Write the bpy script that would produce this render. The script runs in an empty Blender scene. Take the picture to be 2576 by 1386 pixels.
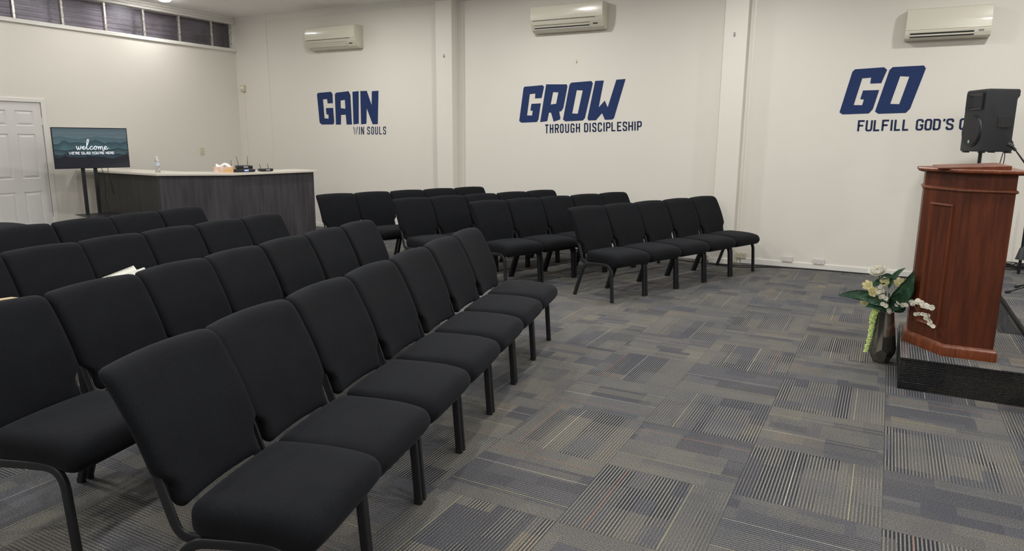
import bpy, bmesh, math, random
from mathutils import Vector, Matrix, noise
random.seed(7)
PI = math.pi
SC = bpy.context.scene
COL = SC.collection

# ------------------------------------------------------------------ camera
cd = bpy.data.cameras.new('camera'); cam = bpy.data.objects.new('camera', cd); COL.objects.link(cam)
F_PX, YAW, PITCH, ROLL, CAM_H = 1755.68, -0.48977920, 0.19438977, 0.00757580, 1.59518
cd.sensor_fit = 'HORIZONTAL'; cd.sensor_width = 36.0; cd.lens = 36.0*F_PX/2576.0; cd.clip_start = 0.05
_f = Vector((math.sin(YAW)*math.cos(PITCH), math.cos(YAW)*math.cos(PITCH), -math.sin(PITCH)))
_r = Vector((math.cos(YAW), -math.sin(YAW), 0.0)); _u = _r.cross(_f)
_R = math.cos(ROLL)*_r + math.sin(ROLL)*_u; _U = -math.sin(ROLL)*_r + math.cos(ROLL)*_u
_m = Matrix((_R, _U, -_f)).transposed().to_4x4(); _m.translation = Vector((0, 0, CAM_H))
cam.matrix_world = _m
SC.camera = cam
# ------------------------------------------------------------------ world and exposure
w = bpy.data.worlds.new('night'); SC.world = w; w.use_nodes = True
w.node_tree.nodes['Background'].inputs[0].default_value = (0.02, 0.022, 0.03, 1)
w.node_tree.nodes['Background'].inputs[1].default_value = 1.0
SC.view_settings.view_transform = 'Standard'; SC.view_settings.look = 'None'
SC.view_settings.gamma = 1.0; SC.view_settings.use_curve_mapping = False
SC.view_settings.exposure = 0.0
LAMP_W = 35.0
LAMPS = [(-9.85, 6.45)]+[(x, y) for y in (7.63, 4.6, 1.8, -1.0) for x in (-10.28, -7.2, -4.4, -1.6, 1.2, 4.0)]
CEIL = 3.70
XL, XR, YB, YF = -10.85, 6.2, 9.44, -4.2
TILE = 0.61; TOX, TOY = 0.1202, 3.0886

# ------------------------------------------------------------------ material helpers
def mat(name, col=(.5, .5, .5), rough=.6, metal=0., **kw):
    m = bpy.data.materials.new(name); m.use_nodes = True
    b = m.node_tree.nodes['Principled BSDF']
    b.inputs['Base Color'].default_value = (*col, 1); b.inputs['Roughness'].default_value = rough
    b.inputs['Metallic'].default_value = metal
    for k, v in kw.items():
        b.inputs[k.replace('_', ' ')].default_value = v
    return m
class NT:
    def __init__(s, m): s.t = m.node_tree; s.b = m.node_tree.nodes['Principled BSDF']
    def n(s, typ, **kw):
        x = s.t.nodes.new(typ)
        for k, v in kw.items(): setattr(x, k, v)
        return x
    def l(s, a, b): s.t.links.new(a, b)
    def put(s, sock, v):
        if hasattr(v, 'is_output'): s.l(v, sock)
        else: sock.default_value = v
    def m(s, op, a, b=0.0, c=0.0):
        x = s.n('ShaderNodeMath', operation=op)
        s.put(x.inputs[0], a); s.put(x.inputs[1], b); s.put(x.inputs[2], c)
        return x.outputs[0]
    def vec(s, a, b=0.0, c=0.0):
        x = s.n('ShaderNodeCombineXYZ'); s.put(x.inputs[0], a); s.put(x.inputs[1], b); s.put(x.inputs[2], c)
        return x.outputs[0]
    def wn(s, v):
        x = s.n('ShaderNodeTexWhiteNoise', noise_dimensions='3D'); s.l(v, x.inputs['Vector']); return x
    def noise(s, v, scale, detail=3., rough=.5):
        x = s.n('ShaderNodeTexNoise'); s.l(v, x.inputs['Vector']); x.inputs['Scale'].default_value = scale
        x.inputs['Detail'].default_value = detail; x.inputs['Roughness'].default_value = rough; return x.outputs[0]
    def mix(s, f, a, b, mode='MIX'):
        x = s.n('ShaderNodeMix', data_type='RGBA', blend_type=mode)
        s.put(x.inputs[0], f); s.put(x.inputs[6], a); s.put(x.inputs[7], b); return x.outputs[2]
    def ramp(s, f, stops, const=False):
        x = s.n('ShaderNodeValToRGB'); e = x.color_ramp
        if const: e.interpolation = 'CONSTANT'
        while len(e.elements) < len(stops): e.elements.new(1)
        for q, (p, c) in zip(e.elements, stops): q.position = p; q.color = (*c, 1)
        s.put(x.inputs[0], f); return x.outputs[0]
    def obj(s): return s.n('ShaderNodeTexCoord').outputs['Object']
    def bump(s, h, st=.3, d=.002):
        x = s.n('ShaderNodeBump'); x.inputs['Strength'].default_value = st; x.inputs['Distance'].default_value = d
        s.l(h, x.inputs['Height']); s.l(x.outputs[0], s.b.inputs['Normal'])

def srgb(r, g, b):
    f = lambda c: (c/255/12.92 if c/255 <= .04045 else ((c/255+.055)/1.055)**2.4)
    return (f(r), f(g), f(b))

def wall_paint(name, col, rough=.55):
    m = mat(name, col, rough); t = NT(m); o = t.obj()
    n = t.noise(o, 1.3, 2); c = t.mix(t.m('MULTIPLY', n, .25), (*col, 1), (col[0]*.93, col[1]*.93, col[2]*.9, 1))
    t.l(c, t.b.inputs['Base Color']); t.bump(t.noise(o, 160, 2), .12, .001); return m
M = {}
M['wall'] = wall_paint('cream_wall_paint', (.74, .71, .645))
M['trimw'] = wall_paint('white_gloss_trim', (.76, .745, .70), .4)
M['ceil'] = wall_paint('ceiling_paint', (.88, .865, .85), .7)
M['doorw'] = mat('door_paint', (.70, .685, .66), .4)

def carpet(name, vertical=False, dark=1.0):
    m = mat(name, (.1, .1, .1), .95); t = NT(m); o = t.obj()
    sp = t.n('ShaderNodeSeparateXYZ'); t.l(o, sp.inputs[0]); x, y, z = sp.outputs
    if vertical:   # riser: tiles seen along the face, ribs running level
        X = t.m('DIVIDE', t.m('ADD', t.m('SUBTRACT', x, TOX-.3), t.m('MULTIPLY', y, .985)), TILE)
        Y = t.m('DIVIDE', t.m('ADD', z, .2), TILE)
        ix = t.m('FLOOR', X); iy = t.m('FLOOR', Y); par = t.m('MULTIPLY', ix, 0.0)
    else:
        X = t.m('DIVIDE', t.m('SUBTRACT', x, TOX), TILE); Y = t.m('DIVIDE', t.m('SUBTRACT', y, TOY), TILE)
        ix = t.m('FLOOR', X); iy = t.m('FLOOR', Y)
        par = t.m('FLOORED_MODULO', t.m('ADD', ix, iy), 2.0)
    fx = t.m('FRACT', X); fy = t.m('FRACT', Y)
    fm = lambda a, b: t.m('ADD', t.m('MULTIPLY', par, a), t.m('MULTIPLY', t.m('SUBTRACT', 1., par), b))
    u0, v = fm(fx, fy), fm(fy, fx)
    hn = t.wn(t.vec(ix, iy, .37)); hs = t.n('ShaderNodeSeparateColor'); t.l(hn.outputs['Color'], hs.inputs[0]); r1, r2, r3 = hs.outputs
    flip = t.m('GREATER_THAN', r1, .5)
    u = t.m('ADD', t.m('MULTIPLY', flip, t.m('SUBTRACT', 1., u0)), t.m('MULTIPLY', t.m('SUBTRACT', 1., flip), u0))
    tid = t.m('ADD', t.m('MULTIPLY', ix, 17.), t.m('MULTIPLY', iy, 5.3))
    # coarse blocks
    a = t.m('FLOOR', t.m('MULTIPLY_ADD', u, 3.2, t.m('MULTIPLY', r2, .9)))
    ra = t.wn(t.vec(tid, a, 1.1)).outputs[0]
    sa = t.m('FLOOR', t.m('MULTIPLY_ADD', v, t.m('MULTIPLY_ADD', ra, 2.0, 1.0), ra))
    c1 = t.wn(t.vec(tid, a, t.m('ADD', sa, 3.3))); c1s = t.n('ShaderNodeSeparateColor'); t.l(c1.outputs['Color'], c1s.inputs[0])
    # fine blocks
    b = t.m('FLOOR', t.m('MULTIPLY_ADD', u, 7.0, r3))
    rb = t.wn(t.vec(tid, b, 7.7)).outputs[0]
    sb = t.m('FLOOR', t.m('MULTIPLY_ADD', v, t.m('MULTIPLY_ADD', rb, 2.6, .8), rb))
    c2 = t.wn(t.vec(tid, b, t.m('ADD', sb, 9.1))); c2s = t.n('ShaderNodeSeparateColor'); t.l(c2.outputs['Color'], c2s.inputs[0])
    g = lambda k: (k*.96, k*.96, k)
    base = t.ramp(c1s.outputs[0], [(0, (.062, .064, .080)), (.2, (.088, .090, .106)), (.42, (.118, .118, .124)), (.62, (.142, .138, .130)), (.8, (.160, .154, .136)), (.95, (.178, .156, .128))], True)
    fine = t.ramp(c2s.outputs[0], [(0, (.058, .060, .075)), (.3, (.105, .106, .116)), (.6, (.145, .141, .130)), (.90, (.185, .175, .14))], True)
    base = t.mix(t.m('MULTIPLY', t.m('GREATER_THAN', c2s.outputs[1], .70), .6), base, fine)
    base = t.mix(.25, base, (.118, .116, .116, 1))
    calm = t.m('LESS_THAN', u, t.m('MULTIPLY_ADD', r3, .22, .12))
    base = t.mix(t.m('MULTIPLY', calm, .6), base, (.150, .144, .130, 1))
    # ribs
    s = t.m('FRACT', t.m('MULTIPLY', u, 40.0))
    tri = t.m('ABSOLUTE', t.m('SUBTRACT', t.m('MULTIPLY', s, 2.), 1.))       # 0..1 triangle
    rib = t.m('SMOOTH_MIN', 1., t.m('MAXIMUM', 0., t.m('MULTIPLY_ADD', tri, 4., -1.2)), .1)
    wide = t.m('GREATER_THAN', t.wn(t.vec(ix, iy, 5.55)).outputs[0], .0)
    con = t.m('MULTIPLY', t.m('MULTIPLY_ADD', c1s.outputs[1], .6, .4), t.m('MULTIPLY_ADD', t.m('GREATER_THAN', c2s.outputs[2], .35), .55, .45))
    con = t.m('MULTIPLY', con, t.m('MULTIPLY_ADD', par, .48, .52))
    con = t.m('MULTIPLY', con, t.m('MULTIPLY_ADD', calm, -.55, 1.))
    lightc = t.mix(con, base, t.mix(.42, base, (.40, .39, .35, 1)))
    darkc = t.mix(con, base, t.mix(.85, base, (.014, .015, .020, 1)))
    c = t.mix(rib, lightc, darkc)
    # accent yarns
    def line(c, pos, wdt, col, th, seed):
        rr = t.wn(t.vec(tid, seed, 2.2)).outputs[0]
        p = t.m('MULTIPLY_ADD', rr, .16, pos); p = t.m('DIVIDE', t.m('ADD', t.m('FLOOR', t.m('MULTIPLY', p, 40.)), .5), 40.)
        on = t.m('LESS_THAN', t.m('ABSOLUTE', t.m('SUBTRACT', u, p)), wdt)
        on = t.m('MULTIPLY', on, t.m('LESS_THAN', rr, th))
        return t.mix(t.m('MULTIPLY', on, .6), c, col)
    c = line(c, .20, .0038, (.36, .35, .20, 1), .60, 1.)
    c = line(c, .58, .0036, (.50, .48, .40, 1), .62, 4.)
    c = line(c, .80, .0075, (.26, .155, .12, 1), .30, 6.)
    # yarn grain, wear and tile joints
    gr = t.noise(o, 210, 4, .85); c = t.mix(1.0, c, t.ramp(gr, [(.36, (.22, .22, .23)), (.5, (.92, .92, .93)), (.64, (2.25, 2.22, 2.15))]), 'MULTIPLY')
    wr = t.noise(o, 1.1, 3, .6); c = t.mix(1.0, c, t.ramp(wr, [(.35, (.86, .87, .9)), (.65, (1.12, 1.09, 1.02))]), 'MULTIPLY')
    e = t.m('MINIMUM', t.m('MINIMUM', fx, t.m('SUBTRACT', 1., fx)), t.m('MINIMUM', fy, t.m('SUBTRACT', 1., fy)))
    c = t.mix(t.m('MULTIPLY', t.m('LESS_THAN', e, .0035), .30), c, (.02, .02, .022, 1))
    c = t.mix(1.0, c, (dark*.93, dark*.94, dark*.96, 1), 'MULTIPLY')
    t.l(c, t.b.inputs['Base Color'])
    t.b.inputs['Specular IOR Level'].default_value = .15
    hgt = t.m('ADD', t.m('MULTIPLY', t.m('MULTIPLY', rib, con), -1.), t.m('MULTIPLY', gr, 1.2))
    t.bump(hgt, .55, .003)
    return m
M['carpet'] = carpet('striped_carpet_tiles')
M['carpet_riser'] = carpet('dark_riser_carpet', True, .20)  # carpet pattern multiplied much darker, for the step riser and stage edge
M['carpet_side'] = carpet('grey_riser_carpet', True, .9)

m = mat('black_chair_fabric', (.006, .0065, .008), .9, Sheen_Weight=.04, Sheen_Roughness=.4); t = NT(m); o = t.obj()
m.node_tree.nodes['Principled BSDF'].inputs['Specular IOR Level'].default_value = .16
m.node_tree.nodes['Principled BSDF'].inputs['Sheen Tint'].default_value = (.75, .82, 1, 1)
n1 = t.noise(o, 420, 3, .7); n2 = t.noise(o, 7, 3)
c = t.ramp(n1, [(.3, (.0024, .0028, .0036)), (.5, (.0044, .0050, .0064)), (.72, (.0145, .0158, .019))])
c = t.mix(1., c, t.ramp(n2, [(.3, (.85, .85, .87)), (.7, (1.15, 1.15, 1.13))]), 'MULTIPLY')
t.l(c, t.b.inputs['Base Color']); t.bump(n1, .35, .0012); M['fabric'] = m
M['tube'] = mat('black_powder_coated_steel', (.014, .015, .018), .42, .2)
M['rubber'] = mat('black_rubber', (.008, .008, .009), .7)
M['wire'] = mat('black_wire', (.015, .015, .016), .4, .4)

def wood(name, dk, md, lt, scale=1.0, rough=.32, coat=.35):
    m = mat(name, md, rough, Coat_Weight=coat, Coat_Roughness=.18); t = NT(m); o = t.obj()
    mp = t.n('ShaderNodeMapping'); t.l(o, mp.inputs[0]); mp.inputs['Scale'].default_value = (22*scale, 22*scale, 1.4*scale)
    a = t.noise(mp.outputs[0], 1.6, 6, .65)
    mp2 = t.n('ShaderNodeMapping'); t.l(o, mp2.inputs[0]); mp2.inputs['Scale'].default_value = (3, 3, .7)
    b2 = t.noise(mp2.outputs[0], 1.5, 2)
    c = t.ramp(a, [(.3, dk), (.5, md), (.72, lt)]); c = t.mix(1., c, t.ramp(b2, [(.3, (.78, .76, .76)), (.7, (1.2, 1.2, 1.2))]), 'MULTIPLY')
    t.l(c, t.b.inputs['Base Color']); t.b.inputs['Specular IOR Level'].default_value = .32; t.bump(a, .08, .001); return m
M['mahog'] = wood('red_mahogany_veneer', (.050, .0125, .0050), (.088, .0205, .0075), (.135, .034, .0115), 1.0, .42, .0)
M['mahog2'] = wood('red_mahogany_moulding', (.085, .020, .007), (.145, .036, .0115), (.21, .058, .019), 1.3, .40, .05)
M['lam'] = wood('charcoal_wood_laminate', (.036, .034, .040), (.052, .049, .056), (.072, .067, .074), .7, .5, 0.)
M['lam2'] = wood('darker_laminate', (.028, .028, .027), (.036, .036, .034), (.048, .047, .044), .7, .5, 0.)  # darker tint of the counter laminate, used on the left front panel
M['top'] = mat('cream_worktop', (.66, .62, .54), .35)
M['navy'] = mat('navy_vinyl', (.02, .038, .11), .6, Specular_IOR_Level=.12); t = NT(M['navy']); n1 = t.noise(t.obj(), 150, 2)
t.l(t.ramp(n1, [(.3, (.018, .034, .105)), (.7, (.026, .046, .135))]), t.b.inputs['Base Color'])
M['slate'] = mat('dark_slate_vinyl', (.020, .032, .078), .6, Specular_IOR_Level=.12)
M['acw'] = mat('cream_plastic', (.68, .655, .545), .22, Coat_Weight=.4, Coat_Roughness=.06)
M['acs'] = mat('cream_plastic_satin', (.64, .615, .51), .4)
M['acd'] = mat('dark_air_outlet', (.012, .012, .012), .6)
M['acg'] = mat('grey_indicator_panel', (.30, .30, .31), .4)
M['plate'] = mat('cream_switch_plate', (.60, .55, .40), .35)
M['platew'] = mat('white_outlet_plastic', (.66, .64, .60), .35)
M['slot'] = mat('outlet_slot', (.05, .045, .04), .6)
M['blk'] = mat('black_plastic', (.016, .017, .021), .45); t = NT(M['blk']); n1 = t.noise(t.obj(), 260, 2); t.bump(n1, .5, .0015)
M['blk2'] = mat('black_gloss_plastic', (.012, .012, .016), .25)
M['grille'] = mat('black_speaker_grille', (.03, .031, .034), .55, .3); t = NT(M['grille']); n1 = t.noise(t.obj(), 700, 1); t.bump(n1, .6, .001)
M['alu'] = mat('worn_aluminium', (.62, .60, .55), .38, .7); t = NT(M['alu']); n1 = t.noise(t.obj(), 30, 4, .7)
t.l(t.ramp(n1, [(.35, (.30, .29, .27)), (.5, (.62, .60, .55)), (.7, (.80, .78, .72))]), t.b.inputs['Base Color'])
M['corr'] = mat('corrugated_steel_sheet', (.30, .27, .30), .5, .2); t = NT(M['corr']); n1 = t.noise(t.obj(), 2.2, 4, .6)
t.l(t.ramp(n1, [(.3, (.40, .38, .38)), (.5, (.66, .61, .65)), (.75, (.80, .75, .80))]), t.b.inputs['Base Color'])
# window glass: a little grey, mirrors the room a bit
m = bpy.data.materials.new('grey_window_glass'); m.use_nodes = True; nt = m.node_tree; nt.nodes.clear()
ou = nt.nodes.new('ShaderNodeOutputMaterial'); mx = nt.nodes.new('ShaderNodeMixShader'); tr = nt.nodes.new('ShaderNodeBsdfTransparent'); gl = nt.nodes.new('ShaderNodeBsdfGlossy')
fr = nt.nodes.new('ShaderNodeFresnel'); fr.inputs[0].default_value = 1.5
tr.inputs[0].default_value = (.93, .93, .95, 1); gl.inputs['Roughness'].default_value = .42; gl.inputs[0].default_value = (.45, .45, .48, 1)
nt.links.new(fr.outputs[0], mx.inputs[0]); nt.links.new(tr.outputs[0], mx.inputs[1]); nt.links.new(gl.outputs[0], mx.inputs[2]); nt.links.new(mx.outputs[0], ou.inputs[0]); M['glass'] = m
M['bottle'] = mat('clear_plastic', (.93, .95, .97), .05, Transmission_Weight=1.0, IOR=1.33)
M['label'] = mat('white_blue_label', (.55, .60, .68), .4)
M['cap'] = mat('white_cap', (.8, .8, .8), .4)
M['tissue'] = mat('white_tissue', (.82, .81, .80), .9)
m = mat('pink_orange_tissue_box', (.7, .5, .4), .6); t = NT(m); n1 = t.noise(t.obj(), 14, 2)
t.l(t.ramp(n1, [(.35, (.70, .60, .58)), (.5, (.72, .50, .38)), (.62, (.70, .42, .18))]), t.b.inputs['Base Color']); M['box'] = m
M['lcd'] = mat('blue_lcd', (.2, .25, .6), .4, Emission_Color=(.35, .42, .95, 1), Emission_Strength=.8)
M['antenna'] = mat('grey_antenna', (.10, .09, .07), .5)
M['vase'] = mat('smoky_metallic_glaze', (.26, .25, .225), .10, .9)
M['leaf'] = mat('dark_green_leaf', (.022, .065, .03), .38, Specular_IOR_Level=.4); t = NT(M['leaf']); n1 = t.noise(t.obj(), 18, 3)
t.l(t.ramp(n1, [(.3, (.020, .062, .036)), (.52, (.042, .115, .062)), (.75, (.10, .22, .13))]), t.b.inputs['Base Color'])
M['leafp'] = mat('pale_vein', (.10, .22, .11), .4)
def petal_mat(name, col):
    m = bpy.data.materials.new(name); m.use_nodes = True; nt = m.node_tree; nt.nodes.clear()
    o_ = nt.nodes.new('ShaderNodeOutputMaterial'); x = nt.nodes.new('ShaderNodeMixShader'); d = nt.nodes.new('ShaderNodeBsdfDiffuse'); tl = nt.nodes.new('ShaderNodeBsdfTranslucent')
    d.inputs[0].default_value = (*col, 1); tl.inputs[0].default_value = (*col, 1); x.inputs[0].default_value = .45
    nt.links.new(d.outputs[0], x.inputs[1]); nt.links.new(tl.outputs[0], x.inputs[2]); nt.links.new(x.outputs[0], o_.inputs[0]); return m
M['petal'] = petal_mat('cream_petal', (.95, .92, .76))
M['petalw'] = petal_mat('white_petal', (.96, .95, .88))
M['petaly'] = petal_mat('yellow_petal', (.95, .91, .64))
M['lime'] = mat('lime_hanging_blossom', (.62, .76, .28), .7)
M['stem'] = mat('green_stem', (.07, .11, .04), .6)
M['twig'] = mat('brown_twig', (.05, .035, .02), .7)
M['paper'] = mat('cream_paper', (.72, .72, .64), .7)
M['paperw'] = mat('pale_blue_page', (.62, .65, .72), .6)
M['tan'] = mat('tan_leather', (.50, .38, .23), .5)
M['bezel'] = mat('black_tv_bezel', (.012, .012, .020), .3)
M['lampring'] = mat('white_lamp_ring', (.8, .8, .8), .4)
m = mat('lamp_diffuser', (.9, .9, .9), .4, Emission_Color=(1, .97, .96, 1), Emission_Strength=75.0); M['lamp'] = m

# ------------------------------------------------------------------ mesh helpers
def obj(name, bm, m, parent=None, smooth=False, loc=None):
    me = bpy.data.meshes.new(name); bmesh.ops.recalc_face_normals(bm, faces=bm.faces[:])
    bm.to_mesh(me); bm.free()
    for mm in (m if isinstance(m, (list, tuple)) else [m]): me.materials.append(mm)
    if smooth:
        for p in me.polygons: p.use_smooth = True
        if smooth != 'all': me.set_sharp_from_angle(angle=math.radians(smooth if smooth > 1 else 38))
    o = bpy.data.objects.new(name, me); COL.objects.link(o)
    if parent: o.parent = parent
    if loc is not None: o.location = loc
    return o
def tag(o, label=None, cat=None, group=None, kind=None):
    if label: o['label'] = label
    if cat: o['category'] = cat
    if group: o['group'] = group
    if kind: o['kind'] = kind
    return o
def thing(name, label, cat, loc=(0, 0, 0), rz=0, group=None):
    o = bpy.data.objects.new(name, None); COL.objects.link(o); o.empty_display_size = .1
    o.location = loc; o.rotation_euler = (0, 0, rz)
    return tag(o, label, cat, group)
def box(bm, x0, x1, y0, y1, z0, z1, mi=0):
    vs = [bm.verts.new((x, y, z)) for x in (x0, x1) for y in (y0, y1) for z in (z0, z1)]
    for f in ((0, 1, 3, 2), (4, 6, 7, 5), (0, 4, 5, 1), (2, 3, 7, 6), (0, 2, 6, 4), (1, 5, 7, 3)):
        bm.faces.new([vs[i] for i in f]).material_index = mi
    return vs
def bevel(bm, w, seg=2):
    bmesh.ops.bevel(bm, geom=bm.edges[:], offset=w, segments=seg, profile=.5, affect='EDGES', clamp_overlap=True); return bm
def bx(x0, x1, y0, y1, z0, z1, bv=0, seg=2):
    bm = bmesh.new(); box(bm, x0, x1, y0, y1, z0, z1)
    if bv: bevel(bm, bv, seg)
    return bm
def prism(bm, poly, z0, z1, mi=0, fn=None):
    """poly: xy outline; extruded z0..z1; fn maps (x,y,z)->point"""
    fn = fn or (lambda x, y, z: (x, y, z))
    a = [bm.verts.new(fn(x, y, z0)) for x, y in poly]; b = [bm.verts.new(fn(x, y, z1)) for x, y in poly]
    n = len(poly)
    for f in ([bm.faces.new(a[::-1]), bm.faces.new(b)] + [bm.faces.new((a[i], a[(i+1) % n], b[(i+1) % n], b[i])) for i in range(n)]): f.material_index = mi
def tube(bm, pts, r, seg=8, ry=None, flat=None, cap=True, radii=None, sq=1.0):
    """tube along pts; r across 'side', ry along the other axis; flat = preferred side vector"""
    pts = [Vector(p) for p in pts]; ry = ry or r; rings = []
    prev = None
    for i, p in enumerate(pts):
        d = (pts[min(i+1, len(pts)-1)]-pts[max(i-1, 0)]).normalized()
        if flat is not None: s = Vector(flat)
        elif prev is not None: s = prev
        else: s = Vector((0, 0, 1)) if abs(d.z) < .9 else Vector((1, 0, 0))
        s = (s-d*s.dot(d)).normalized(); prev = s; q = d.cross(s)
        k = radii[i] if radii else 1
        cs = lambda v: math.copysign(abs(v)**sq, v)
        rings.append([bm.verts.new(p+s*cs(math.cos(2*PI*j/seg+PI/seg))*r*k+q*cs(math.sin(2*PI*j/seg+PI/seg))*ry*k) for j in range(seg)])
    for a, b in zip(rings, rings[1:]):
        for j in range(seg): bm.faces.new((a[j], a[(j+1) % seg], b[(j+1) % seg], b[j]))
    if cap: bm.faces.new(rings[0][::-1]); bm.faces.new(rings[-1])
def fillet(pts, r, n=5):
    pts = [Vector(p) for p in pts]; out = [pts[0]]
    for a, b, c in zip(pts, pts[1:], pts[2:]):
        d1 = (a-b); d2 = (c-b); k = min(r, d1.length*.49, d2.length*.49); p = b+d1.normalized()*k; q = b+d2.normalized()*k
        for i in range(n+1):
            t = i/n; out.append(p*(1-t)**2+b*2*t*(1-t)+q*t*t)
    out.append(pts[-1]); return out
def spline(pts, n=6):
    pts = [Vector(p) for p in pts]; P = [pts[0]*2-pts[1]]+pts+[pts[-1]*2-pts[-2]]; out = []
    for i in range(1, len(P)-2):
        a, b, c, d = P[i-1:i+3]
        for k in range(n):
            t = k/n; out.append(.5*((2*b)+(-a+c)*t+(2*a-5*b+4*c-d)*t*t+(-a+3*b-3*c+d)*t**3))
    out.append(pts[-1]); return out
def lathe(bm, prof, seg=24, c=(0, 0, 0)):
    rings = []
    for r, z in prof:
        rings.append([bm.verts.new((c[0]+r*math.cos(2*PI*j/seg), c[1]+r*math.sin(2*PI*j/seg), c[2]+z)) for j in range(seg)])
    for a, b in zip(rings, rings[1:]):
        for j in range(seg): bm.faces.new((a[j], a[(j+1) % seg], b[(j+1) % seg], b[j]))
    bm.faces.new(rings[0][::-1]); bm.faces.new(rings[-1])
def rbox(sx, sy, sz, r, nx=16, ny=12, nz=8, fn=None):
    """rounded box centred on the origin, finely gridded, then shaped by fn(Vector)->Vector"""
    bm = bmesh.new(); vd = {}
    def ticks(s, n):   # denser near the ends
        h = s/2; return [h*math.sin(PI/2*(2*i/n-1)) if n > 6 else h*(2*i/n-1) for i in range(n+1)]
    T = [ticks(sx, nx), ticks(sy, ny), ticks(sz, nz)]; N = (nx, ny, nz); H = (sx/2, sy/2, sz/2)
    def V(i, j, k):
        key = (i, j, k)
        if key not in vd:
            p = Vector((T[0][i], T[1][j], T[2][k])); q = Vector([max(-(H[a]-r), min(H[a]-r, p[a])) for a in range(3)])
            d = p-q
            if d.length > 1e-9: p = q+d.normalized()*r
            vd[key] = bm.verts.new(fn(p) if fn else p)
        return vd[key]
    for ax in range(3):
        a, b = [q for q in range(3) if q != ax]
        for side in (0, N[ax]):
            for i in range(N[a]):
                for j in range(N[b]):
                    ks = []
                    for di, dj in ((0, 0), (1, 0), (1, 1), (0, 1)):
                        key = [0, 0, 0]; key[ax] = side; key[a] = i+di; key[b] = j+dj; ks.append(V(*key))
                    try: bm.faces.new(ks)
                    except ValueError: pass
    return bm
def copy_tree(o, parent=None):
    c = o.copy(); COL.objects.link(c); c.parent = parent
    for ch in list(o.children): copy_tree(ch, c)
    return c
def struct(name, bm, m, smooth=False): return tag(obj(name, bm, m, None, smooth), kind='structure')

# ------------------------------------------------------------------ the room
struct('floor', bx(XL-.3, XR+.3, YF-.3, YB+.3, -.12, 0), M['carpet'])
# ceiling with sheet joints
bm = bx(XL-.3, XR+.3, YF-.3, YB+.3, CEIL, CEIL+.1)
struct('ceiling', bm, M['ceil'])
bm = bmesh.new()
for x in (-9.6, -8.4, -7.2, -6.0, -4.8, -3.6, -2.4, -1.2, 0, 1.2, 2.4): box(bm, x-.012, x+.012, YF, YB-.1, CEIL-.0025, CEIL+.001)
struct('trim_1', bm, M['ceil'])
# back wall
struct('wall_back', bx(XL-.3, XR+.3, YB, YB+.25, 0, CEIL), M['wall'])
struct('wall_right', bx(XR, XR+.25, YF, YB, 0, CEIL), M['wall'])
struct('wall_front', bx(XL-.3, XR+.3, YF-.25, YF, 0, CEIL), M['wall'])
# left wall with the clerestory opening and the door opening
WZ0, WZ1 = 3.165, 3.60
DY1, DY0, DZ = 5.905, 5.065, 2.045
bm = bmesh.new()
box(bm, XL-.22, XL, YF, DY0, 0, 3.12); box(bm, XL-.22, XL, DY0, DY1, DZ, 3.12); box(bm, XL-.22, XL, DY1, YB, 0, 3.12)
box(bm, XL-.22, XL, YF, YB, 3.60, CEIL)
struct('wall_left', bm, M['wall'])
bm = bmesh.new(); box(bm, XL-.12, XL+.035, YF, YB-.02, 3.112, 3.165); struct('trim_2', bevel(bm, .004), M['trimw'])
bm = bmesh.new()
box(bm, XL-.05, XL+.03, YF, YB-.03, 3.595, 3.632); box(bm, XL-.05, XL+.05, YF, YB-.03, 3.632, 3.668); box(bm, XL-.05, XL+.075, YF, YB-.03, 3.668, CEIL)
struct('trim_3', bevel(bm, .004), M['trimw'])
# piers and the little corner return
for i, (a, b) in enumerate(((-6.288, -5.998), (-1.977, -1.693))):
    struct('trim_%d' % (4+i), bevel(bx(a, b, 9.262, YB, 0, CEIL), .006), M['wall'])
struct('trim_6', bx(XL, -10.03, 9.432, YB, 0, CEIL), M['wall'])
struct('trim_14', bx(-5.93, -5.90, 9.432, YB, 0, 3.6), M['trimw'])
struct('trim_15', bx(-1.655, -1.63, 9.432, YB, 0, 3.6), M['trimw'])
# cove cornice following the piers
path = [(XL, 9.432), (-10.03, 9.432), (-10.03, YB), (-6.288, YB), (-6.288, 9.262), (-5.998, 9.262), (-5.998, YB), (-1.977, YB), (-1.977, 9.262), (-1.693, 9.262), (-1.693, YB), (XR, YB)]
prof = [(0, 0), (0, -.088), (.006, -.086), (.008, -.08), (.02, -.062), (.042, -.034), (.066, -.014), (.078, -.008), (.084, -.006), (.086, 0)]
bm = bmesh.new(); rings = []
for i, p in enumerate(path):
    p = Vector((*p, 0))
    def nrm(a, b):
        d = (Vector((*b, 0))-Vector((*a, 0))).normalized(); return Vector((d.y, -d.x, 0))
    ns = [nrm(path[j], path[j+1]) for j in (i-1, i) if 0 <= j < len(path)-1]
    n = ns[0] if len(ns) == 1 else (ns[0]+ns[1])/(1+ns[0].dot(ns[1]))
    rings.append([bm.verts.new(p+n*o_+Vector((0, 0, CEIL+z_))) for o_, z_ in prof])
for a, b in zip(rings, rings[1:]):
    for j in range(len(prof)): bm.faces.new((a[j], a[(j+1) % len(prof)], b[(j+1) % len(prof)], b[j]))
bm.faces.new(rings[0]); bm.faces.new(rings[-1][::-1])
struct('trim_7', bm, M['trimw'], 30)
# baseboards
bm = bmesh.new()
def base(x0, x1, y): box(bm, x0, x1, y-.014, y, 0, .072)
base(-9.9, -6.288, YB); base(-6.30, -5.985, 9.262); base(-5.99, -1.985, YB); base(-1.99, -1.68, 9.262); base(-1.61, XR, YB)
struct('baseboard_back', bevel(bm, .004), M['trimw'])
struct('baseboard_left', bevel(bx(XL, XL+.014, DY1+.07, 9.38, 0, .072), .004), M['trimw'])

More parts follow.
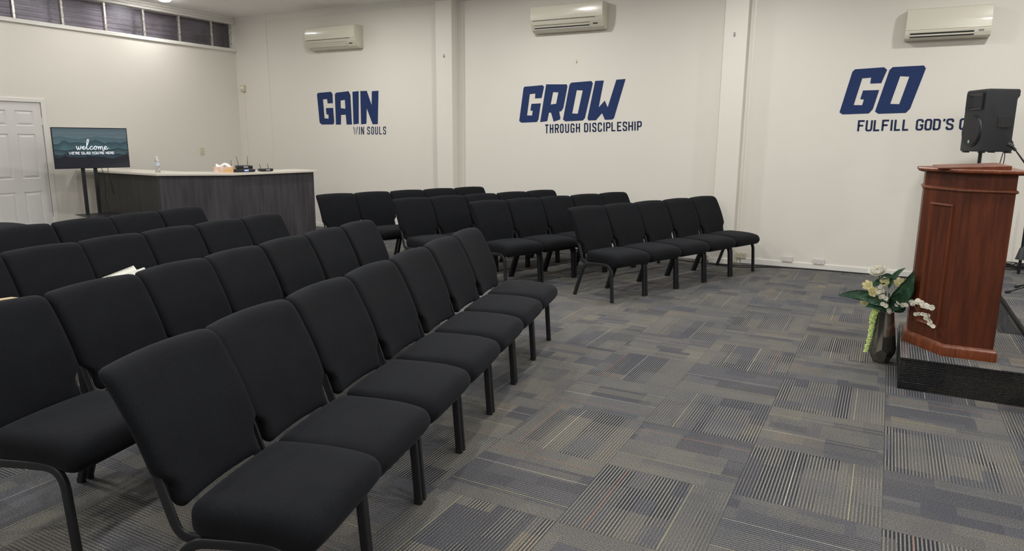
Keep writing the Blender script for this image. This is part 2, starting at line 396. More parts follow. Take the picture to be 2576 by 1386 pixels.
# ------------------------------------------------------------------ clerestory windows
mull = [4.25, 4.97, 5.707, 6.365, 7.014, 7.66, 8.311, 8.962, 9.36]
edges = [-3.9, -3.2, -2.5, -1.8, -1.1, -.4, .3, 1.0, 1.65, 2.3, 2.95, 3.6] + mull
for i, (a, b) in enumerate(zip(edges, edges[1:])):
    if b < 4.9: continue
    bm = bmesh.new(); hw = .016
    last = b > 9.3
    box(bm, XL-.075, XL-.02, a-hw, a+hw, WZ0, WZ1)
    if last: box(bm, XL-.075, XL-.02, b-hw, b+.03, WZ0, WZ1)
    box(bm, XL-.07, XL-.025, a+hw, b-hw, WZ0, WZ0+.012); box(bm, XL-.07, XL-.025, a+hw, b-hw, WZ1-.012, WZ1)
    wo = struct('window_%d' % (i-10), bevel(bm, .003), M['alu'])
    obj('pane', bx(XL-.052, XL-.047, a+.012, b-.012, WZ0+.008, WZ1-.008), M['glass'], wo)
struct('trim_8', bx(XL-.1, XL+.012, 9.39, 9.44, WZ0, 3.6), M['trimw'])
# corrugated sheet of the neighbouring building, outside the glass
bm = bmesh.new(); rows_ = []
for k in range(0, 97):
    z = 2.9+k*.0115; xx = XL-.30+.020*math.sin(z*2*PI/.076)
    rows_.append([bm.verts.new((xx, y, z)) for y in (3.6, 10.2)])
for a, b in zip(rows_, rows_[1:]): bm.faces.new((a[0], a[1], b[1], b[0]))
tag(obj('corrugated_sheet', bm, M['corr'], None, 'all'), 'grey corrugated metal sheet seen through the high windows', 'metal sheet')
# dark smudge-like leaf litter is left to the sheet's own rust tones
# ------------------------------------------------------------------ door
bm = bmesh.new(); tw = .006
panels = [(5.165, 5.43), (5.545, 5.785)]
pz = [(1.715, 1.925), (.975, 1.60), (.18, .785)]
box(bm, XL-.045, XL-.014, DY0+.004, DY1-.012, .01, DZ-.004)
FX = XL-.004
ya, yb = DY0+.004, DY1-.012
cols = [ya, panels[0][0], panels[0][1], panels[1][0], panels[1][1], yb]
for k in (0, 2, 4): box(bm, XL-.02, FX, cols[k], cols[k+1], .01, DZ-.004)
zr = [.01, pz[2][0], pz[2][1], pz[1][0], pz[1][1], pz[0][0], pz[0][1], DZ-.004]
for (a, b) in panels:
    for k in (0, 2, 4, 6): box(bm, XL-.02, FX, a, b, zr[k], zr[k+1])
    for (c_, d_) in pz:
        lv = [(0, FX-.001), (.008, XL-.0135), (.014, XL-.0135), (.042, FX-.0015)]
        R_ = [[bm.verts.new((xx, y, z)) for y, z in ((a+k, c_+k), (b-k, c_+k), (b-k, d_-k), (a+k, d_-k))] for k, xx in lv]
        for u_, v_ in zip(R_, R_[1:]):
            for q in range(4): bm.faces.new((u_[q], u_[(q+1) % 4], v_[(q+1) % 4], v_[q]))
        bm.faces.new(R_[-1])
door = struct('door_1', bm, M['doorw'])
for z in (1.78, .35):
    bm = bmesh.new(); tube(bm, [(XL-.002, DY1-.006, z-.05), (XL-.002, DY1-.006, z+.05)], .007, 8); box(bm, XL-.011, XL-.006, DY1-.04, DY1-.008, z-.045, z+.045)
    obj('hinge', bm, M['trimw'], door)
bm = bmesh.new(); tube(bm, spline([(XL-.012, 5.13, 1.02), (XL+.03, 5.13, 1.02), (XL+.045, 5.16, 1.02), (XL+.045, 5.25, 1.018)]), .009, 8); lathe(bm, [(.001, -.001), (.026, 0), (.026, .01), (.001, .011)], 16, (XL, 5.13, 1.02))
obj('door_handle', bm, M['alu'], door)
bm = bmesh.new()
box(bm, XL-.1, XL+.012, DY1-.004, DY1+.055, 0, DZ+.055); box(bm, XL-.1, XL+.012, DY0-.055, DY0, 0, DZ+.055); box(bm, XL-.1, XL+.012, DY0, DY1, DZ, DZ+.055)
struct('trim_9', bevel(bm, .004), M['trimw'])

# ------------------------------------------------------------------ ceiling lamps
def lamp_proto():
    t = thing('ceiling_light', '', 'ceiling light')
    bm = bmesh.new(); lathe(bm, [(.085, 0), (.115, 0), (.118, -.006), (.112, -.014), (.095, -.018), (.085, -.012)], 32); obj('rim', bm, M['lampring'], t, 30)
    bm = bmesh.new(); lathe(bm, [(.09, -.004), (.088, -.020), (.070, -.036), (.04, -.045), (.001, -.048)], 32); obj('diffuser', bm, M['lamp'], t, 30)
    ld = bpy.data.lights.new('lamp_glow', 'AREA'); ld.shape = 'DISK'; ld.size = .17; ld.energy = LAMP_W; ld.color = (1.0, .985, .955)
    lo = bpy.data.objects.new('lamp_glow', ld); COL.objects.link(lo); lo.parent = t; lo.location = (0, 0, -.052)
    return t
lp = lamp_proto()
BRIGHT = [c_ for c_ in lp.children if c_.type == 'LIGHT'][0].data; DIM = BRIGHT.copy(); DIM.energy = LAMP_W*.20
for i, (x, y) in enumerate(LAMPS):
    o = lp if i == 0 else copy_tree(lp)
    o.location = (x, y, CEIL)
    g_ = [c_ for c_ in o.children if c_.type == 'LIGHT'][0]; g_.data = DIM if x < -9.5 else BRIGHT   # the wall-side row burns dimmer
    o['label'] = 'round white downlight glowing in the ceiling above the high windows' if i == 1 else 'round white ceiling downlight outside the photo\'s frame'
    o['group'] = 'ceiling downlights'

# ------------------------------------------------------------------ lettering on the wall
GAIN =[([(-8.883, 2.34), (-8.584, 2.353), (-8.55, 2.315), (-8.551, 2.161), (-8.668, 2.16), (-8.677, 2.233), (-8.772, 2.228), (-8.754, 1.908), (-8.66, 1.903), (-8.66, 1.971), (-8.704, 1.976), (-8.713, 2.082), (-8.549, 2.083), (-8.536, 1.845), (-8.557, 1.805), (-8.827, 1.803), (-8.871, 1.839), (-8.904, 2.31)], None),
([(-8.468, 2.335), (-8.192, 2.353), (-8.155, 2.288), (-8.144, 1.802), (-8.261, 1.802), (-8.273, 1.967), (-8.378, 1.962), (-8.388, 1.802), (-8.499, 1.8), (-8.497, 2.307)], [(-8.375, 2.202), (-8.28, 2.212), (-8.275, 2.066), (-8.378, 2.076)]),
([(-8.108, 2.342), (-7.973, 2.349), (-7.994, 1.816), (-8.109, 1.803)], None),
([(-7.938, 2.35), (-7.8, 2.349), (-7.706, 2.116), (-7.693, 2.341), (-7.554, 2.346), (-7.589, 1.807), (-7.697, 1.804), (-7.813, 2.068), (-7.83, 1.814), (-7.945, 1.804)], None),
]
GROW =[([(-4.851, 2.337), (-4.553, 2.353), (-4.528, 2.327), (-4.565, 2.171), (-4.672, 2.167), (-4.668, 2.237), (-4.758, 2.23), (-4.8, 1.926), (-4.717, 1.924), (-4.706, 1.99), (-4.745, 1.996), (-4.73, 2.091), (-4.577, 2.096), (-4.611, 1.869), (-4.635, 1.831), (-4.893, 1.821), (-4.929, 1.847), (-4.863, 2.317)], None),
([(-4.495, 2.362), (-4.171, 2.353), (-4.159, 2.323), (-4.216, 2.025), (-4.248, 1.981), (-4.28, 1.976), (-4.259, 1.881), (-4.269, 1.863), (-4.365, 1.834), (-4.409, 1.962), (-4.443, 1.962), (-4.469, 1.842), (-4.583, 1.829)], [(-4.383, 2.25), (-4.299, 2.245), (-4.33, 2.087), (-4.418, 2.077)]),
([(-4.101, 2.374), (-3.796, 2.388), (-3.773, 2.355), (-3.878, 1.883), (-3.909, 1.849), (-4.182, 1.838), (-4.217, 1.865), (-4.129, 2.343)], [(-4.014, 2.268), (-3.922, 2.264), (-3.989, 1.943), (-4.076, 1.948)]),
([(-3.738, 2.387), (-3.611, 2.389), (-3.675, 2.027), (-3.587, 2.118), (-3.541, 2.025), (-3.428, 2.394), (-3.296, 2.4), (-3.443, 1.88), (-3.469, 1.859), (-3.577, 1.857), (-3.622, 1.949), (-3.71, 1.851), (-3.825, 1.848), (-3.839, 1.879)], None),
]
GO =[([(-0.469, 2.421), (-0.166, 2.433), (-0.132, 2.403), (-0.178, 2.255), (-0.293, 2.253), (-0.29, 2.321), (-0.383, 2.315), (-0.446, 2.011), (-0.356, 2.008), (-0.342, 2.072), (-0.382, 2.079), (-0.361, 2.177), (-0.192, 2.178), (-0.238, 1.96), (-0.276, 1.912), (-0.557, 1.903), (-0.592, 1.928), (-0.495, 2.394)], None),
([(-0.078, 2.431), (0.233, 2.437), (0.256, 2.405), (0.145, 1.961), (0.107, 1.915), (-0.176, 1.907), (-0.212, 1.934), (-0.108, 2.399)], [(0.008, 2.327), (0.101, 2.319), (0.03, 2.014), (-0.063, 2.018)]),
]
C1= [('W', [(-8.121, 1.635), (-8.026, 1.636), (-8.02, 1.763), (-8.115, 1.763)]), ('I', [(-7.996, 1.636), (-7.98, 1.636), (-7.975, 1.764), (-7.99, 1.764)]), ('N', [(-7.952, 1.636), (-7.889, 1.637), (-7.883, 1.764), (-7.947, 1.764)]), ('S', [(-7.82, 1.637), (-7.762, 1.638), (-7.757, 1.765), (-7.814, 1.765)]), ('O', [(-7.732, 1.638), (-7.678, 1.638), (-7.673, 1.766), (-7.727, 1.765)]), ('U', [(-7.651, 1.638), (-7.593, 1.639), (-7.589, 1.766), (-7.646, 1.766)]), ('L', [(-7.564, 1.639), (-7.511, 1.639), (-7.506, 1.767), (-7.559, 1.766)]), ('S', [(-7.482, 1.639), (-7.423, 1.64), (-7.419, 1.767), (-7.478, 1.767)])]
C2= [('T', [(-4.499, 1.667), (-4.446, 1.668), (-4.448, 1.795), (-4.501, 1.793)]), ('H', [(-4.422, 1.669), (-4.368, 1.671), (-4.371, 1.797), (-4.424, 1.795)]), ('R', [(-4.342, 1.672), (-4.279, 1.674), (-4.282, 1.799), (-4.345, 1.798)]), ('O', [(-4.258, 1.674), (-4.205, 1.676), (-4.208, 1.802), (-4.261, 1.8)]), ('U', [(-4.178, 1.677), (-4.119, 1.679), (-4.122, 1.804), (-4.181, 1.802)]), ('G', [(-4.094, 1.679), (-4.034, 1.681), (-4.038, 1.806), (-4.097, 1.805)]), ('H', [(-4.01, 1.682), (-3.949, 1.684), (-3.953, 1.809), (-4.013, 1.807)]), ('D', [(-3.883, 1.686), (-3.823, 1.688), (-3.827, 1.813), (-3.887, 1.811)]), ('I', [(-3.803, 1.688), (-3.783, 1.689), (-3.787, 1.814), (-3.807, 1.813)]), ('S', [(-3.758, 1.69), (-3.7, 1.692), (-3.704, 1.816), (-3.762, 1.814)]), ('C', [(-3.676, 1.692), (-3.616, 1.694), (-3.621, 1.819), (-3.68, 1.817)]), ('I', [(-3.594, 1.695), (-3.574, 1.696), (-3.578, 1.82), (-3.598, 1.819)]), ('P', [(-3.554, 1.696), (-3.488, 1.698), (-3.493, 1.822), (-3.558, 1.82)]), ('L', [(-3.473, 1.699), (-3.417, 1.701), (-3.421, 1.824), (-3.478, 1.823)]), ('E', [(-3.391, 1.701), (-3.329, 1.703), (-3.334, 1.827), (-3.396, 1.825)]), ('S', [(-3.308, 1.704), (-3.247, 1.706), (-3.252, 1.829), (-3.313, 1.827)]), ('H', [(-3.228, 1.707), (-3.161, 1.709), (-3.166, 1.832), (-3.233, 1.83)]), ('I', [(-3.141, 1.709), (-3.123, 1.71), (-3.129, 1.833), (-3.147, 1.832)]), ('P', [(-3.102, 1.71), (-3.037, 1.713), (-3.042, 1.835), (-3.108, 1.833)])]
C3= [('F', [(-0.381, 1.705), (-0.311, 1.707), (-0.323, 1.833), (-0.393, 1.832)]), ('U', [(-0.295, 1.707), (-0.224, 1.709), (-0.236, 1.834), (-0.306, 1.833)]), ('L', [(-0.21, 1.709), (-0.148, 1.71), (-0.16, 1.835), (-0.222, 1.834)]), ('F', [(-0.126, 1.711), (-0.055, 1.712), (-0.067, 1.837), (-0.138, 1.836)]), ('I', [(-0.039, 1.712), (-0.009, 1.713), (-0.022, 1.837), (-0.051, 1.837)]), ('L', [(0.005, 1.713), (0.066, 1.715), (0.053, 1.838), (-0.007, 1.838)]), ('L', [(0.089, 1.715), (0.149, 1.716), (0.136, 1.84), (0.076, 1.839)]), ('G', [(0.223, 1.718), (0.297, 1.719), (0.284, 1.842), (0.21, 1.841)]), ('O', [(0.311, 1.72), (0.381, 1.721), (0.368, 1.843), (0.298, 1.842)]), ('D', [(0.393, 1.721), (0.466, 1.723), (0.453, 1.844), (0.38, 1.843)]), ("'", [(0.488, 1.724), (0.509, 1.724), (0.496, 1.845), (0.475, 1.845)]), ('S', [(0.519, 1.724), (0.592, 1.726), (0.579, 1.846), (0.506, 1.845)]), ('C', [(0.648, 1.727), (0.717, 1.728), (0.704, 1.848), (0.634, 1.847)])]

def letter_mesh(outline, hole, y):
    bm = bmesh.new()
    def loop(pts, yy): return [bm.verts.new((x, yy, z)) for x, z in pts]
    for yy in (y, y-.003):
        es = []
        for pts in [outline]+([hole] if hole else []):
            vs = loop(pts, yy); es += [bm.edges.new((vs[i], vs[(i+1) % len(vs)])) for i in range(len(vs))]
        bmesh.ops.triangle_fill(bm, use_beauty=True, use_dissolve=False, edges=es)
    bm.verts.ensure_lookup_table()
    n = len(outline); nh = len(hole) if hole else 0; tot = n+nh
    V = bm.verts
    for off, cnt in ((0, n), (n, nh)):
        for i in range(cnt):
            a, b = off+i, off+(i+1) % cnt
            bm.faces.new((V[a], V[b], V[tot+b], V[tot+a]))
    return bm
# condensed sans strokes inside a unit box
GL = {
 'W': [[(.08, 1), (.28, 0), (.5, .8), (.72, 0), (.92, 1)]], 'I': [[(.5, 0), (.5, 1)]],
 'N': [[(.13, 0), (.13, 1)], [(.13, 1), (.87, 0)], [(.87, 0), (.87, 1)]],
 'S': [[(.87, .70), (.87, .86), (.74, .94), (.26, .94), (.13, .86), (.13, .66), (.22, .56), (.78, .44), (.87, .34), (.87, .14), (.74, .06), (.26, .06), (.13, .14), (.13, .30)]],
 'O': [[(.13, .16), (.13, .84), (.28, .94), (.72, .94), (.87, .84), (.87, .16), (.72, .06), (.28, .06), (.13, .16), (.13, .2)]],
 'U': [[(.13, 1), (.13, .16), (.28, .06), (.72, .06), (.87, .16), (.87, 1)]],
 'L': [[(.14, 1), (.14, .06), (1, .06)]], 'T': [[(0, .94), (1, .94)], [(.5, .94), (.5, 0)]],
 'H': [[(.13, 0), (.13, 1)], [(.87, 0), (.87, 1)], [(.13, .5), (.87, .5)]],
 'R': [[(.13, 0), (.13, .94), (.72, .94), (.87, .84), (.87, .6), (.72, .5), (.13, .5)], [(.55, .5), (.87, 0)]],
 'G': [[(.87, .70), (.87, .84), (.72, .94), (.28, .94), (.13, .84), (.13, .16), (.28, .06), (.72, .06), (.87, .16), (.87, .46), (.52, .46)]],
 'D': [[(.13, .06), (.13, .94), (.68, .94), (.87, .82), (.87, .18), (.68, .06), (.06, .06)]],
 'C': [[(.87, .68), (.87, .84), (.72, .94), (.28, .94), (.13, .84), (.13, .16), (.28, .06), (.72, .06), (.87, .16), (.87, .32)]],
 'P': [[(.13, 0), (.13, .94), (.72, .94), (.87, .84), (.87, .54), (.72, .44), (.13, .44)]],
 'E': [[(1, .94), (.14, .94), (.14, .06), (1, .06)], [(.14, .52), (.85, .52)]],
 'F': [[(1, .94), (.14, .94), (.14, 0)], [(.14, .52), (.85, .52)]],
 "'": [[(.6, 1), (.35, .76)]], 'A': [[(.06, 0), (.42, 1), (.58, 1), (.94, 0)], [(.22, .3), (.78, .3)]],
 'Y': [[(.04, 1), (.5, .45), (.96, 1)], [(.5, .45), (.5, 0)]]}
def ribbon(bm, pts, wd, d0, d1, fn):
    """mitred flat stroke; pts 2-D in metres, fn(x,z,depth)->point"""
    P = [Vector(p) for p in pts]; L_, R_ = [], []
    for i, p in enumerate(P):
        d = []
        if i > 0: d.append((p-P[i-1]).normalized())
        if i < len(P)-1: d.append((P[i+1]-p).normalized())
        if len(d) == 2:
            n1 = Vector((-d[0].y, d[0].x)); n2 = Vector((-d[1].y, d[1].x)); s = n1+n2
            n_ = s/max(.45, 1+n1.dot(n2))
        else: n_ = Vector((-d[0].y, d[0].x))
        L_.append(p+n_*wd/2); R_.append(p-n_*wd/2)
    for i in range(len(P)-1):
        q = [L_[i], L_[i+1], R_[i+1], R_[i]]
        a = [bm.verts.new(fn(v.x, v.y, d0)) for v in q]; b = [bm.verts.new(fn(v.x, v.y, d1)) for v in q]
        bm.faces.new(a); bm.faces.new(b[::-1])
        for j in range(4): bm.faces.new((a[j], b[j], b[(j+1) % 4], a[(j+1) % 4]))
def caption(caps, wd, parent):
    for ch, q in caps:
        bm = bmesh.new()
        (x0, z0), (x1, z1), (x2, z2), (x3, z3) = q
        if len(caps) == 13: x2 += .012; x3 += .012
        w_ = abs(x1-x0)
        for st in GL[ch]:
            pts = []
            for u, v in st:
                if ch != 'I':   # keep the stroke inside the box
                    u = u
                xa = x0+(x1-x0)*u; xb = x3+(x2-x3)*u; za = z0+(z1-z0)*u; zb = z3+(z2-z3)*u
                pts.append((xa+(xb-xa)*v, za+(zb-za)*v))
            ribbon(bm, pts, wd, YB, YB-.0025, lambda x, z, d: (x, d, z))
        obj('caption_letter', bm, M['slate'], parent)
for nm, L_, caps, wd, lab in (('gain', GAIN, C1, .0165, 'navy vinyl GAIN lettering with WIN SOULS beneath on the cream wall'),
                      ('grow', GROW, C2, .019, 'navy vinyl GROW lettering with THROUGH DISCIPLESHIP beneath on the cream wall'),
                      ('go', GO, C3, .021, 'navy vinyl GO lettering with FULFILL GOD\'S beneath, partly behind the loudspeaker')):
    xs = [p[0] for l in L_ for p in l[0]]
    t_ = thing('wall_lettering', lab, 'wall lettering', (0, 0, 0), 0, 'slogans on the back wall')
    for outl, hole in L_: obj('letter', letter_mesh(outl, hole, YB), M['navy'], t_)
    caption(caps, wd, t_)

# ------------------------------------------------------------------ air conditioners
def ac(x0, x1, z0, z1, dep, kind, label):
    t = thing('air_conditioner', label, 'air conditioner', ((x0+x1)/2, YB, z0), 0, 'split air conditioners on the back wall')
    W2, H = (x1-x0)/2, z1-z0
    if kind < 3: body = [(0, 0), (.10, 0), (.15, .03), (dep-.02, .105), (dep-.004, .15), (dep, .20), (dep, H-.03), (dep-.012, H-.004), (dep-.03, H), (0, H)]
    else: body = [(0, 0), (dep-.05, 0), (dep-.02, .012), (dep-.004, .05), (dep, .085), (dep-.006, H*.62), (dep-.026, H-.03), (dep-.045, H-.004), (dep-.06, H), (0, H)]
    P = lambda d, z: (d, z)
    bm = bmesh.new()
    prism(bm, body, -W2, W2, fn=lambda d, z, s: (s, -d, z)); bevel(bm, .004, 2); obj('casing', bm, M['acs'], t, 30)
    # glossy front panel, slightly bowed
    bm = bmesh.new(); N = 16; zs = (.155, H-.012) if kind < 3 else (.098, H-.014)
    grid = []
    for a in range(N+1):
        u = -W2+.006+(2*W2-.012)*a/N; col = []
        for b in range(9):
            v = zs[0]+(zs[1]-zs[0])*b/8; q = (v-zs[0])/(zs[1]-zs[0])
            if kind < 3: bow = .010*math.sin(PI*q)**.7*(.4+.6*math.cos((a/N-.5)*PI)) if kind == 2 else .006*math.sin(PI*q)
            else: bow = -.042*max(0, q-.45)**1.4+.004
            col.append(bm.verts.new((u, -(dep+.002+bow), v)))
        grid.append(col)
    back = [[bm.verts.new((c.co.x, c.co.y+.012, c.co.z)) for c in col] for col in grid]
    for a in range(N):
        for b in range(8):
            bm.faces.new((grid[a][b], grid[a+1][b], grid[a+1][b+1], grid[a][b+1])); bm.faces.new((back[a][b], back[a][b+1], back[a+1][b+1], back[a+1][b]))
    for a in range(N):
        for b in (0, 8): bm.faces.new((grid[a][b], back[a][b], back[a+1][b], grid[a+1][b]))
    for b in range(8):
        for a in (0, N): bm.faces.new((grid[a][b], grid[a][b+1], back[a][b+1], back[a][b]))
    obj('front_panel', bm, M['acw'], t, 40)
    if kind < 3: obj('panel_gap', bx(-W2+.04, W2*.80, -(dep+.003), -(dep-.004), .146, .1505), M['acd'], t)
    if kind < 3:
        p0, p1 = Vector((0, -.152, .033)), Vector((0, -(dep-.022), .103))
    else:
        p0, p1 = Vector((0, -(dep-.012), .018)), Vector((0, -(dep-.000), .078))
    dv = (p1-p0); nv = Vector((0, dv.z, -dv.y)); nv = nv.normalized() * (-1 if nv.y > 0 else 1)
    nv = Vector((0, -abs(nv.y), -abs(nv.z) if kind < 3 else 0)).normalized()
    xa, xb = -W2+.05, W2*.62
    def strip(name, s0, s1, m_, h0, h1, xa=xa, xb=xb):
        bm = bmesh.new()
        q = [p0+dv*s0+nv*h0, p0+dv*s1+nv*h0, p0+dv*s1+nv*h1, p0+dv*s0+nv*h1]
        prism(bm, [(v.y, v.z) for v in q], xa, xb, fn=lambda y, z, s: (s, y, z)); return obj(name, bm, m_, t)
    strip('air_outlet', .02, .98, M['acd'], -.01, .0015)
    if kind == 1:
        strip('louver', .08, .50, M['acs'], .0015, .006); strip('louver', .53, .95, M['acs'], .0015, .006)
    elif kind == 2:
        strip('louver', .42, .74, M['acs'], .0015, .008); strip('louver', .02, .20, M['platew'], .002, .006); strip('louver', .84, 1.08, M['acs'], .0015, .006)
    else:
        strip('louver', .22, .48, M['acs'], .0015, .008); strip('louver', .78, 1.12, M['acs'], .0015, .006)
    strip('indicator_panel', .62 if kind == 3 else .45, .92 if kind == 3 else .6, M['acg'] if kind == 3 else M['acd'], .0, .006, W2*.72, W2*.84)
    return t
ac(-8.925, -7.84, 3.03, 3.385, .215, 1, 'cream split air conditioner with closed louvres above the GAIN lettering')
ac(-4.66, -3.575, 3.06, 3.405, .215, 2, 'cream split air conditioner with open dark outlet above the GROW lettering')
ac(.008, .815, 2.705, 3.035, .17, 3, 'glossy cream air conditioner with slim open slot above the GO lettering')

# ------------------------------------------------------------------ small wall fittings
def outlet(x0, x1, z0, z1, y, label, sockets=True, m_='platew'):
    t = thing('power_outlet', label, 'power outlet', ((x0+x1)/2, y, (z0+z1)/2), 0, 'plates low on the back wall')
    w_, h_ = (x1-x0)/2, (z1-z0)/2
    obj('face_plate', bx(-w_, w_, -.011, 0, -h_, h_, .004), M[m_], t)
    if sockets:
        for s in (-1, 1):
            obj('rocker_switch', bx(s*w_*.5-.007, s*w_*.5+.007, -.015, -.010, h_*.35, h_*.75, .001), M['cap'], t)
            for dx, r, dz in ((-.010, .5, -.012), (.010, -.5, -.012), (0, 0, -.026)):
                bm = bmesh.new(); box(bm, -.0012, .0012, -.0118, -.0105, -.004, .004); bmesh.ops.rotate(bm, verts=bm.verts, matrix=Matrix.Rotation(r, 3, 'Y')); bmesh.ops.translate(bm, verts=bm.verts, vec=(s*w_*.5+dx, 0, h_*.1+dz+.002))
                obj('socket_slot', bm, M['slot'], t)
    return t
outlet(-1.67, -1.545, .067, .14, YB-.014, 'cream double power outlet above the baseboard just right of the pier', True, 'plate')
o_ = outlet(-1.10, -.975, .068, .14, YB-.014, 'blank white cover plate between two power outlets on the baseboard', False)
o_.name = 'blank_plate'; o_['category'] = 'wall plate'
outlet(-.728, -.60, .07, .14, YB-.014, 'white double power outlet on the wall nearest the flower vase', True)
t = thing('light_switch', 'cream single light switch on the left wall above the counter', 'light switch', (XL, 8.55, 1.325))
obj('face_plate', bx(0, .010, -.04, .04, -.062, .062, .003), M['plate'], t); obj('toggle', bx(.008, .018, -.006, .006, .0, .012, .002), M['cap'], t)
t = thing('motion_sensor', 'small cream motion sensor high in the wall corner', 'sensor', (-10.68, 9.432, 2.46))
obj('housing', bx(-.045, .045, -.05, 0, -.06, .06, .012, 3), M['plate'], t, 40); bm = bmesh.new(); bmesh.ops.create_uvsphere(bm, u_segments=14, v_segments=8, radius=.03); obj('lens', bm, M['cap'], t, 'all', (0, -.045, .0))
bm = bmesh.new(); tube(bm, spline([(-10.68, 9.428, 2.40), (-10.675, 9.428, 2.0), (-10.665, 9.428, 1.5), (-10.66, 9.428, .08)], 5), .003, 6); tag(obj('sensor_wire', bm, M['trimw']), 'thin white wire running down the corner below the motion sensor', 'wire')
for (x, y, z, lab) in ((-6.137, 9.262, 2.815, 'small clear wall hook high on the pier right of GAIN'), (-1.846, 9.262, 2.875, 'small clear wall hook high on the pier between GROW and GO'), (-4.025, YB, 2.665, 'tiny wall hook on the cream wall above GROW')):
    bm = bx(-.012, .012, -.004, 0, -.025, .025, .002); tube(bm, spline([(0, -.003, -.004), (0, -.012, -.018), (0, -.02, -.022), (0, -.022, -.010)], 4), .003, 6)
    o_ = tag(obj('wall_hook', bm, M['acg'] if z > 2.7 else M['plate'], None, 40, (x, y, z)), lab, 'hook', 'wall hooks')

# ------------------------------------------------------------------ chairs
CW = .528
def seat_fn(p):
    x, y, z = p
    hx = x/(CW/2); f = (y+.22)/.44            # f: 0 rear .. 1 front
    wt = min(1, max(0, (z+.045)/.09)); wt = wt*wt*(3-2*wt)
    zz = z + .010*(1-hx*hx)*(.2+.8*wt)
    fr = max(0, (f-.62)/.38)
    zz -= wt*(.028*fr**2.2+.018*abs(hx)**6*min(1, max(0, (f-.45)/.4)))
    zz -= (1-wt)*.018*math.exp(-((f-.84)/.13)**2)
    zz += .006*(f-.5)
    yy = y
    if f > .8: yy += .012*(1-hx**4)
    if f < .15: x *= 1-.05*(1-f/.15)
    return Vector((x, yy-.155, zz+.421))
BH = .445
def back_fn(p):
    x, y, z = p; tt = (z+BH/2)/BH; hx = x/(CW/2)
    k = 1.0
    if tt < .19: k = .81
    elif tt < .30:
        q = (tt-.19)/.11; k = .81+.175*(3*q*q-2*q**3)
    else: k = .985+.015*min(1, (tt-.30)/.5)
    xx = x*k
    zz = tt*.456 + .010*(1-hx*hx)*(tt > .9)*((tt-.9)/.1 if tt < 1 else 1)
    # lean, wings curve forward, bulged padding
    lean = -.040-.235*tt-.0*tt*tt + .05*math.sin(PI*tt)*.55
    yy = y*(1+.30*math.sin(PI*min(1, max(0, tt)))*(1-hx*hx)) + lean*.80 + .018*hx*hx
    if tt > .86: yy -= .012*((tt-.86)/.14)**2
    return Vector((xx, yy-.415, zz+.432))
def make_chair():
    t = thing('church_chair', 'x', 'chair')
    obj('seat', rbox(CW, .44, .118, .044, 18, 18, 8, seat_fn), M['fabric'], t, 'all')
    obj('backrest', rbox(CW, .062, BH, .029, 18, 8, 22, back_fn), M['fabric'], t, 'all')
    for s in (-1, 1):
        X = s*.246
        for name, pts in (('front', [(X, .000, .014), (X, -.022, .33), (X, -.075, .372), (X, -.225, .360)]),
                          ('rear', [(X, -.505, .014), (X, -.395, .335), (X, -.345, .350), (X, -.225, .360)])):
            pp = [pts[0]]+[pts[1], pts[2]]+[pts[3]]
            bm = bmesh.new()
            corner = (X, -.025 if name == 'front' else -.382, .373 if name == 'front' else .347)
            tube(bm, fillet([pts[0], corner, pts[3]], .095, 8), .0125, 16, .0175, flat=(1, 0, 0), sq=.45)
            lg = obj('leg', bm, M['tube'], t, 60)
            bm = bmesh.new(); p = Vector(pts[0]); tube(bm, [(p.x, p.y, 0), (p.x, p.y, .004), (p.x, p.y-.001, .022)], .0136, 16, .0188, flat=(1, 0, 0), sq=.5, radii=[.93, 1, 1]); obj('rubber_foot', bm, M['rubber'], lg, 40)
        bm = bmesh.new()
        tube(bm, fillet([(s*.236, -.330, .351), (s*.236, -.415, .356), (s*.232, -.468, .50), (s*.222, -.53, .68)], .06, 6), .006, 12, .018, flat=(1, 0, 0), sq=.5)
        obj('back_upright', bm, M['tube'], t, 60)
    bm = bmesh.new(); tube(bm, [(-.246, -.315, .345), (.246, -.315, .345)], .010, 8); tube(bm, [(-.246, -.09, .352), (.246, -.09, .352)], .010, 8)
    obj('stretcher', bm, M['tube'], t, 60)
    bm = bmesh.new(); tube(bm, fillet([(-.246, -.20, .345), (-.262, -.20, .325), (-.264, -.235, .30), (-.264, -.275, .30), (-.262, -.30, .325), (-.246, -.30, .345)], .012, 3), .003, 6); obj('linking_hook', bm, M['wire'], t, 60)
    return t
chair0 = make_chair(); used = [False]
def place(x, y, ang, label, group, sx=1.0):
    c = copy_tree(chair0) if used[0] else chair0
    used[0] = True
    c.location = (x, y, 0); c.rotation_euler = (0, 0, ang-PI/2); c.scale = (sx, 1, 1)
    c['label'] = label; c['group'] = group; c['category'] = 'chair'
    return c
ORD = ['nearest the camera', 'second', 'third', 'fourth', 'fifth', 'sixth', 'seventh']
